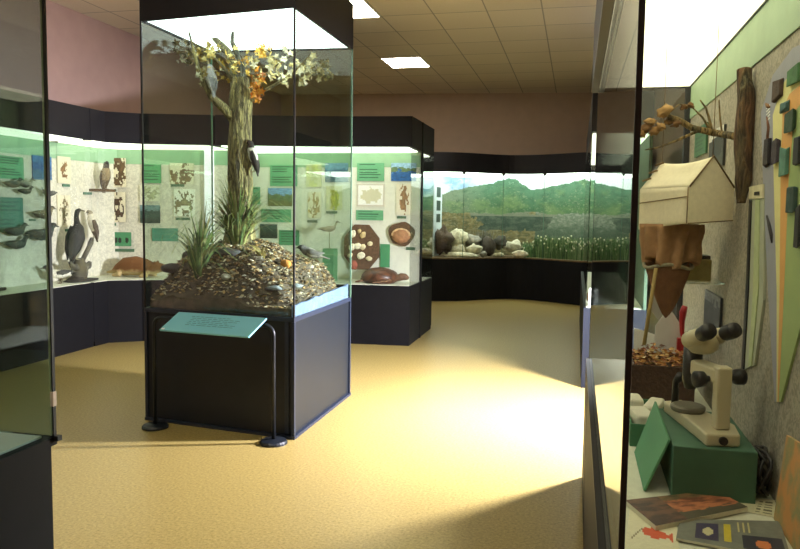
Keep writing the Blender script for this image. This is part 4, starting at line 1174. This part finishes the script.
cord([Z(gA,za_), Z(gA,RZ0)], .0012, 'hanging_line'); cord([Z(gD,za_), Z(gD,RZ0)], .0012, 'hanging_line')
for k in range(3):
    q = Z(D_,ze_).lerp(Z(gD,za_), .2+.3*k) + V((-.01,.0,.012)); cord([q, q+V((.03,-.02,.01))], .004, 'tie')

# bark slab with branch on the panel
bk = thing('bark_slab', 'dark rough bark slab on the right panel with a fungus-bearing branch', 'bark', tuple(AX(741, 203, WX-.03)))
P, Q = dens([AX(u, v, WX-.03) for u, v in ((741,203),(742,180),(744,135),(745,90),(745,69))], [.012,.027,.03,.027,.02], 10)
bark_tube(P, Q, 18, C(104,74,48), .55, 3).build('bark', bark, bk, smooth=True)
def ay(u, v): return AY(u, v, 2.72)
P, Q = dens([AX(740, 137, WX-.04), ay(715,133), ay(692,128), ay(676,119), ay(667,117)], [.014,.013,.011,.011,.010], 5); kbr = bark_tube(P, Q, 10, C(150,122,74), .2, 5).build('branch', bark, bk, smooth=True)
for pts, r0 in (([ay(712,132), ay(709,118), ay(706,108), ay(700,100)], .006), ([ay(722,133), ay(720,118), ay(719,100)], .004), ([ay(700,130), ay(680,139), ay(660,147), ay(645,150)], .006), ([ay(709,128), ay(703,118), ay(693,108), ay(680,104), ay(668,112)], .005)):
    P, Q = dens(pts, [r0*(1-.2*i) for i in range(len(pts))], 4); bark_tube(P, Q, 8, C(150,126,80), .15, 2).build('twig', bark, kbr, smooth=True)
fr_ = random.Random(8)
for k, (u, v, r_) in enumerate([(664,112,.022),(655,131,.018),(646,128,.02),(650,122,.016),(676,124,.014),(668,122,.012),(684,107,.012),(661,127,.015),(641,133,.016),(690,106,.01)]):
    b = MB(); c_ = ay(u, v) + V((0, fr_.uniform(-.02,.01), 0))
    b.ball(c_, (r_*1.15, r_*.55, r_*.7), 16, 10, 1.0, shade(fr_.choice([C(150,112,66), C(176,138,88), C(120,86,50)]), 1), Matrix.Rotation(fr_.uniform(-.9,.9),3,'Y'), k, 3.2); b.build('fungus', stone_m, kbr, smooth=True)

# wall boards on the right panel
wall_board('R','text_board','dark green panel behind the branch by the case corner','panel',694,131,705,158,p_text(C(52,100,66),C(40,80,54),7,3), th_=.009, off=.0105)
wall_board('R','photo_print','dark framed photograph half hidden behind the branch and tent peak','photo',708,134,722,170,p_photo(C(210,206,196),C(40,40,38),C(70,72,66),.75,.3,5), th_=.009, off=.0105)
wall_board('R','photo_print','dark upright photograph low on the panel behind the microscope','photo',703,288,719,330,p_photo(C(104,104,110),C(48,52,60),C(60,60,62),.8,.2,7), th_=.009, off=.0105)
# gauge board
gb = thing('gauge_board', 'tall narrow grey-green measuring board with dark edge below the bark slab', 'board', AX(752, 360, WX-.01))
def rx_(pts, off=.0005): return [AX(u, v, WX-off) for u, v in pts]
b = MB(); b.plate(rx_([(753,187),(767,184),(766,300),(757,365),(745,370),(750,280)]), (-1,0,0), .008); b.build('panel', mat('grey_green_board', (168,172,150), .7, var=.06), gb)
b = MB(); b.plate([p+V((-.0085,0,0)) for p in rx_([(753,200),(755,200),(752,290),(747.5,369),(745,370),(750,280)])], (-1,0,0), .004); b.build('edge_rail', seal, gb)
b = MB(); b.plate([p+V((-.0085,0,0)) for p in rx_([(753,187),(767,184),(767,198),(753,199)])], (-1,0,0), .004); gcap = b.build('cap', mat('pale_wood', (206,196,160), .7), gb)
b = MB(); b.plate([p+V((-.0128,0,0)) for p in rx_([(759,192),(764,191.5),(764,195),(759,195.5)])], (-1,0,0), .002); b.build('slot', seal, gcap)
b = MB(); b.plate([p+V((-.0085,0,0)) for p in rx_([(759,200),(763,200),(762,290),(755,366),(752,367),(757,290)])], (-1,0,0), .003); b.build('scale_stripe', mat('pale_green_stripe', (176,186,140), .7), gb)

# geological chart
ch = thing('rock_chart', 'tall tapering chart of grey, yellow, orange and green bands on the right panel', 'chart', AX(778, 400, WX-.01))
def band(name, pts, rgb, th_):
    b = MB(); b.plate(rx_(pts), (-1,0,0), th_); b.build(name, mat(name+'_card', rgb, .7, scale=14, var=.06), ch)
band('grey_band', [(812,40),(795,48),(775,75),(763,112),(765,180),(770,290),(777,402),(779,402),(779,290),(776,180),(775,115),(785,84),(800,64),(816,56)], (146,146,158), .006)
band('yellow_band', [(816,56),(800,64),(785,84),(775,115),(776,180),(779,290),(779,402),(780,402),(782,290),(783,180),(785,110),(792,94),(804,84)], (214,206,142), .0062)
band('orange_band', [(804,84),(792,94),(785,110),(783,180),(782,290),(780,402),(781,402),(786.5,290),(791,180),(797,112),(806,100)], (214,156,84), .0064)
band('green_band', [(806,100),(797,112),(791,180),(786.5,290),(781,402),(783,402),(802,330),(826,250),(836,120)], (150,168,108), .006)
b = MB()
for k in range(5):
    b.plate([p+V((-.0062,0,0)) for p in rx_([(768.5,121-k*3.2),(772,117-k*3.2),(772.6,117.8-k*3.2),(769,121.8-k*3.2)])], (-1,0,0), .0006)
b.build('white_lettering', white_m, ch)
samples = [
 ('dark brown rock sample at the top of the chart beside the arch', 775,78,784,101, C(72,54,46)),
 ('green rock sample at the upper right of the chart', 790,64,802,86, C(70,112,72)),
 ('small teal rock sample on the yellow band near the chart top', 783,100,790,113, C(58,92,92)),
 ('dark green rock sample over the orange band', 787,109,797,134, C(40,66,48)),
 ('upright dark rock sample on the grey band, left of a pair', 766,138,772,166, C(44,40,46)),
 ('dark violet rock sample on the yellow band, right of a pair', 774.5,138,781,164, C(58,50,62)),
 ('tall teal rock sample on the orange band below the pair', 782,147,790,177, C(84,128,112)),
 ('black rock sample at the right edge beside the tall teal one', 796,134,803,166, C(40,44,48)),
 ('dark teal rock sample on the green band, mid chart', 789,188,798,211, C(46,72,68)),
 ('black rock sample at the right edge lowest on the chart', 797,206,804,246, C(42,44,44)),
]
for lab, u0, v0, u1, v1, c_ in samples:
    A0, B0_ = AX(u0, v1, WX-.0075), AX(u1, v0, WX-.0075)
    b = MB(); b.box(WX-.018, B0_.y, A0.z, WX-.0070, A0.y, B0_.z, c_)
    for i in range(len(b.v)): b.v[i] = b.v[i] + V((0, R.uniform(-.003,.003), R.uniform(-.008,.008)))
    for i in range(len(b.v)):
        if b.v[i].x > WX-.01: b.v[i].x = WX-.0070
    b.build('rock_sample', stone_m, bevel=.003, tag=(lab, 'rock sample', 'rock samples on the chart'))
for lab, pts, r_, c_ in [('thin curved brown bone left of the chart arch', [(767,117),(769,128),(768,138),(765,145)], .006, C(110,70,50)), ('tiny brown knob above the curved bone left of the chart', [(766,104),(768,106),(770,107)], .007, C(120,84,50)), ('slim dark leaf-shaped sample on the panel left of the grey band', [(767,216),(770,226),(772,236),(772,243)], .007, C(50,46,48))]:
    b = MB(); P = [AX(u, v, WX-.0075) for u, v in pts]; b.tube(P, [r_*.5]+[r_]*(len(P)-2)+[r_*.4], 8, [c_]*len(P)); b.build('small_specimen', stone_m, smooth=True, tag=(lab, 'specimen'))

# canvas cloth and collecting net under the tent
cloth = mat('brown_cloth', (168, 128, 92), .95, scale=30, var=.15, bump=.3)
cl = MB()
cx_, cy_ = .345, 2.86
def clothf(s, t):
    a = 2*PI*s
    k = 1 + .22*math.sin(a*9+t*1.5)*(.5+.7*t) + .1*noise.noise(V((math.cos(a)*2, math.sin(a)*2, t*3)))
    rx0, ry0 = .105 - .022*t, .07 - .02*t
    return V((cx_ + rx0*k*math.cos(a), cy_ + ry0*k*math.sin(a), 1.436 - .15*t - .02*math.sin(a*3)*t))
cl.grid(clothf, 84, 10)
cl.build('draped_cloth', cloth, smooth=True, solid=.004, tag=('brown folded cloth hanging just below the cream tent', 'cloth'))
net = thing('collecting_net', 'brown pointed cloth net with rope rim and wooden handle below the tent', 'net', (.33, 2.86, 1.03))
nb = MB()
def netf(s, t):
    a = 2*PI*s; k = (1-t)**.75
    f_ = 1+.12*math.sin(a*5+2)*t
    return V((.335+.085*k*f_*math.cos(a)+.0*t, 2.86+.05*k*f_*math.sin(a), 1.275-.20*t))
nb.grid(netf, 48, 12); nb.build('net_bag', mat('dark_brown_cloth', (116, 78, 52), .95, scale=30, var=.2, bump=.3), net, smooth=True, solid=.003)
MB().tube([V((.335+.088*math.cos(a), 2.86+.053*math.sin(a), 1.277+.008*math.sin(3*a))) for a in [2*PI*k/28 for k in range(28)]], .007, 8, closed=True).build('rope_rim', mat('grey_rope', (150,140,116), .9, scale=90, var=.3), net, smooth=True)
MB().tube([AY(656,268,2.8), AY(644,345,2.78)], .007, 8).build('handle', mat('pale_stick', (170,144,88), .7), net, smooth=True)
# shelf with tin
sh = MB(); p = AY(688, 280, 2.98)
sz = p.z
sh.box(.40, 2.9, sz-.008, WX-.001, 3.10, sz); sh.build('glass_shelf', glass, tag=('clear glass wall shelf carrying the khaki tin', 'shelf'))
tin = thing('khaki_tin', 'khaki square tin with black lid on the glass shelf beside the net', 'tin', (.47, 2.99, sz))
MB().box(.405, 2.95, sz, .51, 3.05, sz+.085).build('body', mat('khaki_paint', (150,138,84), .6, scale=25, var=.2), tin, bevel=.004)
MB().box(.415, 2.956, sz+.085, .505, 3.044, sz+.1).build('lid', seal, tin, bevel=.003)

# back of deck: white house-shaped card, red tool, leaf basket
p = lambda u, v, y: AY(u, v, y)
Y1 = 3.34
b = MB(); b.plate([V((p(655,345,Y1).x,Y1,D)), V((p(681,345,Y1).x,Y1,D)), p(681,325,Y1), p(669,307,Y1), p(655,326,Y1)], (0,-1,0), .006); b.build('white_card', white_m, tag=('white house-shaped card standing behind the basket of leaves', 'card'))
b = MB(); b.plate([V((p(634,345,3.37).x,3.37,D)), V((p(659,345,3.37).x,3.37,D)), p(659,336,3.37), p(645,331,3.37), p(634,328,3.37)], (0,-1,0), .006); b.build('white_card', white_m, tag=('low white card left of the house-shaped card, behind the leaves', 'card'))
red = mat('red_plastic', (176, 34, 40), .4)
rt = thing('red_tool', 'red plastic tool standing upright beside the basket of leaves', 'tool', (p(682,345,3.31).x, 3.31, D))
b = MB(); q0 = p(684,306,3.31)
P = [p(685,306,3.31), p(683,312,3.31), p(682,322,3.31), p(682,332,3.31), p(684,340,3.31)]
b.tube(P, [.012,.016,.012,.010,.013], 10); b.build('handle', red, rt, smooth=True)
b = MB(); a_, c_ = p(677,340,3.31), p(687,340,3.31); b.box(a_.x, 3.295, D, c_.x, 3.325, a_.z+.01); b.build('blade', red, rt, bevel=.004)
bs = thing('leaf_basket', 'dark brown box planter heaped with orange-brown dead leaves', 'basket', (.345, 3.1, D))
X0, X1, Z1 = .225, .468, D+.185
b = MB(); th2 = .012
b.box(X0, 2.95, D, X1, 2.95+th2, Z1); b.box(X0, 3.25-th2, D, X1, 3.25, Z1); b.box(X0, 2.95+th2, D, X0+th2, 3.25-th2, Z1); b.box(X1-th2, 2.95+th2, D, X1, 3.25-th2, Z1); b.box(X0+th2, 2.95+th2, D, X1-th2, 3.25-th2, D+.15)
b.build('box', mat('dark_wicker', (72,50,38), .8, scale=70, var=.35, bump=.5), bs)
b = MB(); rq = random.Random(21)
for i in range(420):
    x, y = rq.uniform(X0+.014, X1-.014), rq.uniform(2.965, 3.235)
    z = Z1-.03+rq.uniform(0, .075)*(1-abs(2*(x-X0)/(X1-X0)-1)**2*.5)
    r_ = rq.uniform(.008, .018); M = Matrix.Rotation(rq.uniform(0,6.3),3,'Z') @ Matrix.Rotation(rq.uniform(-1,1),3,'X')
    b.add([V((x,y,z)) + M @ V(q) for q in ((r_,0,0),(0,r_*.6,.003),(-r_,0,0),(0,-r_*.6,.003))], [(0,1,2,3)], shade(rq.choice([C(196,132,60), C(214,160,90), C(150,84,44), C(110,70,44), C(222,190,130)]), rq.uniform(.7,1.1)))
o = b.build('dead_leaves', plant, tag=('orange-brown dead leaves heaped in the dark box planter', 'dead leaves')); o['kind'] = 'stuff'

# green tray with white foam blocks
gt = thing('green_tray', 'small green open tray on the deck left of the microscope', 'tray', (.27, 2.65, D))
greenm = mat('green_card', (60, 118, 84), .6, scale=14, var=.08)
b = MB(); gx0, gx1, gy0, gy1, gz = .190, .330, 2.49, 2.84, D+.078; t_ = .006
b.box(gx0, gy0, D, gx1, gy0+t_, gz); b.box(gx0, gy1-t_, D, gx1, gy1, gz); b.box(gx0, gy0+t_, D, gx0+t_, gy1-t_, gz); b.box(gx1-t_, gy0+t_, D, gx1, gy1-t_, gz); b.box(gx0+t_, gy0+t_, D, gx1-t_, gy1-t_, D+.006)
b.build('tray', greenm, gt)
for lab, x, y, s_, rz_ in [('white plaster block at the near end of the green tray', .235, 2.60, (.07,.13,.09), .25), ('white plaster block at the right side of the green tray', .29, 2.72, (.055,.14,.095), -.3), ('white plaster block at the far left of the green tray', .225, 2.76, (.05,.10,.10), .1)]:
    b = MB(); b.obox((x, y, D+.007+s_[2]/2), s_, Matrix.Rotation(rz_,3,'Z'))
    b.build('plaster_block', mat('white_plaster', (226,222,204), .9, scale=30, var=.08, bump=.4) if 'white_plaster' not in MATS else MATS['white_plaster'], bevel=.01, tag=(lab, 'block'))

# green box under the microscope with leaning lid
BZ = D+.148
b = MB(); b.box(.272, 2.07, D, .492, 2.46, BZ); b.build('green_box', mat('dark_green_box', (66,104,82), .6, scale=14, var=.1), bevel=.003, tag=('dark green box serving as a stand for the microscope', 'box'))
q = [V((.205,2.09,D+.002)), V((.205,2.42,D+.002)), V((.268,2.46,BZ+.02)), V((.268,2.10,BZ+.005))]
b = MB(); b.plate(q, (q[1]-q[0]).cross(q[3]-q[0]).normalized()*-1, .006); b.build('green_folder', mat('mid_green_card', (84,144,104), .6, scale=14, var=.06), tag=('mid-green card folder leaning against the left side of the green box', 'folder'))

# stereo microscope
beige = mat('beige_enamel', (196, 184, 154), .4, scale=20, var=.04)
blk = mat('black_rubber', (26, 22, 26), .45)
mc = thing('stereo_microscope', 'beige stereo microscope with black eyepieces standing on the green box', 'microscope', (.41, 2.16, BZ))
mz = BZ + .0005
b = MB(); b.prism([(.36,2.085),(.452,2.10),(.458,2.20),(.345,2.45),(.285,2.42),(.345,2.16)], mz, mz+.036); b.build('foot', beige, mc, bevel=.006)
b = MB(); b.lathe([(.0,0),(.012,0),(.012,.008),(.0,.008)], (.405, 2.092, mz+.018), 14, Matrix.Rotation(PI/2,3,'X') @ Matrix.Rotation(.16,3,'Y')); b.build('screw_knob', blk, mc)
b = MB(); b.prism([(.392,2.125),(.432,2.135),(.424,2.175),(.384,2.165)], mz+.036, mz+.215); b.build('arm', beige, mc, bevel=.006)
b = MB(); b.lathe([(.048,0),(.052,.006),(.052,.014),(.046,.018),(.0,.018)], (.345, 2.32, mz+.036), 24); b.build('stage', mat('grey_stage', (110,104,90), .5), mc)
b = MB(); b.tube([V((.352,2.30,mz+.25)), V((.348,2.305,mz+.14)), V((.347,2.307,mz+.11))], [.03,.026,.017], 18); b.build('objective', mat('dark_metal', (60,56,54), .4, .4), mc, smooth=True)
b = MB(); b.obox((.385, 2.215, mz+.185), (.05, .13, .045), Matrix.Rotation(.42,3,'Z')); b.build('carrier', beige, mc, bevel=.008)
ctr = V((.367, 2.255, mz+.262))
b = MB(); b.lathe([(.0,-.03),(.03,-.03),(.046,-.015),(.048,.01),(.04,.032),(.0,.036)], ctr, 24); b.build('head', beige, mc, smooth=True)
hd = V((.42, -.80, .42)).normalized(); sd_ = V((.88,.46,0)).normalized()
for sg_ in (-1, 1):
    base_ = ctr + sd_*(.034*sg_) + V((0,0,.012)); d_ = (hd + sd_*.10*sg_).normalized()
    b = MB(); b.tube([base_ - d_*.02, base_+d_*.03, base_+d_*.05], [.026,.024,.019], 16); ey = b.build('eyepiece_tube', beige, mc, smooth=True)
    b = MB(); b.tube([base_+d_*.045, base_+d_*.055, base_+d_*.085, base_+d_*.10], [.018,.022,.024,.021], 16); b.build('eyecup', blk, ey, smooth=True)
for sg_ in (-1, 1):
    c0 = V((.402, 2.165, mz+.178)) + sd_*(.055*sg_)
    b = MB(); b.tube([c0 - sd_*.02*sg_, c0 - sd_*.006*sg_, c0, c0 + sd_*.022*sg_, c0 + sd_*.026*sg_], [.008,.010,.022,.024,.018], 16); b.build('focus_knob', blk, mc, smooth=True)
b = MB(); b.tube([V((.315,2.38,mz+.036)), V((.315,2.38,mz+.11)), V((.325,2.35,mz+.135))], [.012,.010,.016], 10); b.build('lamp', blk, mc, smooth=True)

# cable coil
b = MB(); cb = V((.520, 2.16, D))
pts = []
for i in range(100):
    a = 2*PI*i/20; pts.append(cb + V((.016*math.sin(i*.7), .06*math.cos(a)+.014*math.sin(i*.23), .070+.058*math.sin(a)+.006*math.cos(i*.31))))
b.tube(pts, .0055, 6); b.build('power_cable', blk, smooth=True, tag=('coiled black power cable standing right of the green box', 'cable'))

# printed papers at the front
def paper(name, label, cat, pts, z, th_, paint, nx=30, ny=20):
    """pts: lower-left, lower-right, upper-right, upper-left picture points on the deck"""
    P = [AZ(u, v, z) for u, v in pts]
    b = MB()
    b.grid(lambda s, t: P[0].lerp(P[1], s).lerp(P[3].lerp(P[2], s), t), nx, ny, paint)
    lo_ = [q - V((0,0,th_)) for q in P]
    ed = C(210,204,184)
    b.add(lo_ + P, [(0,1,5,4),(1,2,6,5),(2,3,7,6),(3,0,4,7),(3,2,1,0)], ed)
    return b.build(name, painted, tag=(label, cat))
def p_fish(s, t):
    if ((s-.55)/.26)**2 + ((t-.55)/.13)**2 < 1 or (.78 < s < .9 and abs(t-.55) < (s-.76)*1.2): return C(216,92,60)
    if .1 < s < .35 and abs((t-.3) - (s-.1)*1.6) < .02: return C(150,140,110)
    return C(226,220,192)
paper('fish_card', 'pale card with an orange fish picture at the front left of the deck', 'card', [(624,552),(680,556),(677,527),(630,508)], D+.0035, .003, p_fish)
def p_text_sheet(s, t):
    if .55 < s < .95 and .1 < t < .9 and (t*6) % 1 > .55 and (s*3) % 1 > .2: return C(96,92,70)
    return C(206,198,164)
paper('text_sheet', 'yellowed sheet with slanting dark text lines before the cable', 'paper', [(728,508),(775,517),(775,500),(742,497)], D+.0035, .003, p_text_sheet)
def p_leaflet(s, t):
    n = fbm(s*8, t*8, 4.4, 3)
    if .16 < s < .38 and .18 < t < .82:
        return C(198,190,150) if ((s-.28)/.05)**2 + ((t-.5)/.16)**2 < 1 else C(56,50,84)
    if .44 < s < .50 and .2 < t < .85: return C(200,180,56)
    if .60 < s < .97 and .08 < t < .5:
        return C(206,120,70) if ((s-.78)/.07)**2 + ((t-.27)/.12)**2 < 1 else C(50,50,66)
    if .55 < s < .7 and .6 < t < .9 and (s*22) % 1 > .5: return C(190,180,130)
    return shade(C(118,120,112), 1+n*.15)
paper('leaflet', 'grey illustrated leaflet with dark blue and yellow pictures at the very front', 'leaflet', [(676,538),(792,560),(780,521),(680,519)], D+.0105, .006, p_leaflet, 60, 24)
def p_mag(s, t):
    n = fbm(s*6, t*9, 7.7, 4)
    if abs(s-t*.0-.30) < .006: return C(60,54,50)
    if s < .34: return shade(mixc(C(74,58,52), C(116,84,70), max(0, min(1, .5+n*1.4))), 1)
    c_ = mixc(C(190,120,84), C(110,64,52), max(0, min(1, .45+n*1.6)))
    if t < .3+n*.15: c_ = C(84,80,66)
    if t > .78+n*.1: c_ = mixc(c_, C(70,92,64), .6)
    return c_
paper('magazine', 'open dark magazine with reddish pictures lying before the green box', 'magazine', [(656,526),(748,507),(716,490),(625,500)], D+.016, .012, p_mag, 50, 26)
# wooden board at right
b = MB(); y0_, y1_ = 1.62, 1.99
b.plate([V((.525,y0_,D)), V((.525,y1_,D)), V((.545,y1_+.0,D+.225)), V((.545,y0_,D+.27))], (-1,0,.08), .008, C(168,118,70))
wdm, nt, pn = base_mat('mottled_plywood')
tcn = nt.nodes.new('ShaderNodeTexCoord'); nz = nt.nodes.new('ShaderNodeTexNoise'); nz.inputs['Scale'].default_value = 16; nz.inputs['Detail'].default_value = 6; nt.links.new(tcn.outputs['Object'], nz.inputs['Vector'])
rp = nt.nodes.new('ShaderNodeValToRGB'); rp.color_ramp.elements[0].position = .38; rp.color_ramp.elements[0].color = C(150,144,100); rp.color_ramp.elements[1].position = .56; rp.color_ramp.elements[1].color = C(204,146,88)
nt.links.new(nz.outputs['Fac'], rp.inputs['Fac']); nt.links.new(rp.outputs['Color'], pn.inputs['Base Color']); pn.inputs['Roughness'].default_value = .7
b.build('wooden_board', wdm, tag=('orange-brown mottled board leaning on the panel at the right edge', 'board'))

FRAME[0] = None
# ------------------------------------------------------------------ render look
w = bpy.data.worlds.new('world'); scene.world = w; w.use_nodes = True
w.node_tree.nodes['Background'].inputs['Color'].default_value = (.6, .7, .9, 1)
w.node_tree.nodes['Background'].inputs['Strength'].default_value = .5
scene.view_settings.view_transform = 'Standard'; scene.view_settings.look = 'None'
scene.view_settings.exposure = 0.0; scene.view_settings.gamma = 1.0; scene.view_settings.use_curve_mapping = False
cy = scene.cycles
cy.use_denoising = True
cy.transparent_max_bounces = 40; cy.max_bounces = 10; cy.diffuse_bounces = 5; cy.glossy_bounces = 5; cy.transmission_bounces = 6
cy.sample_clamp_indirect = 6.0
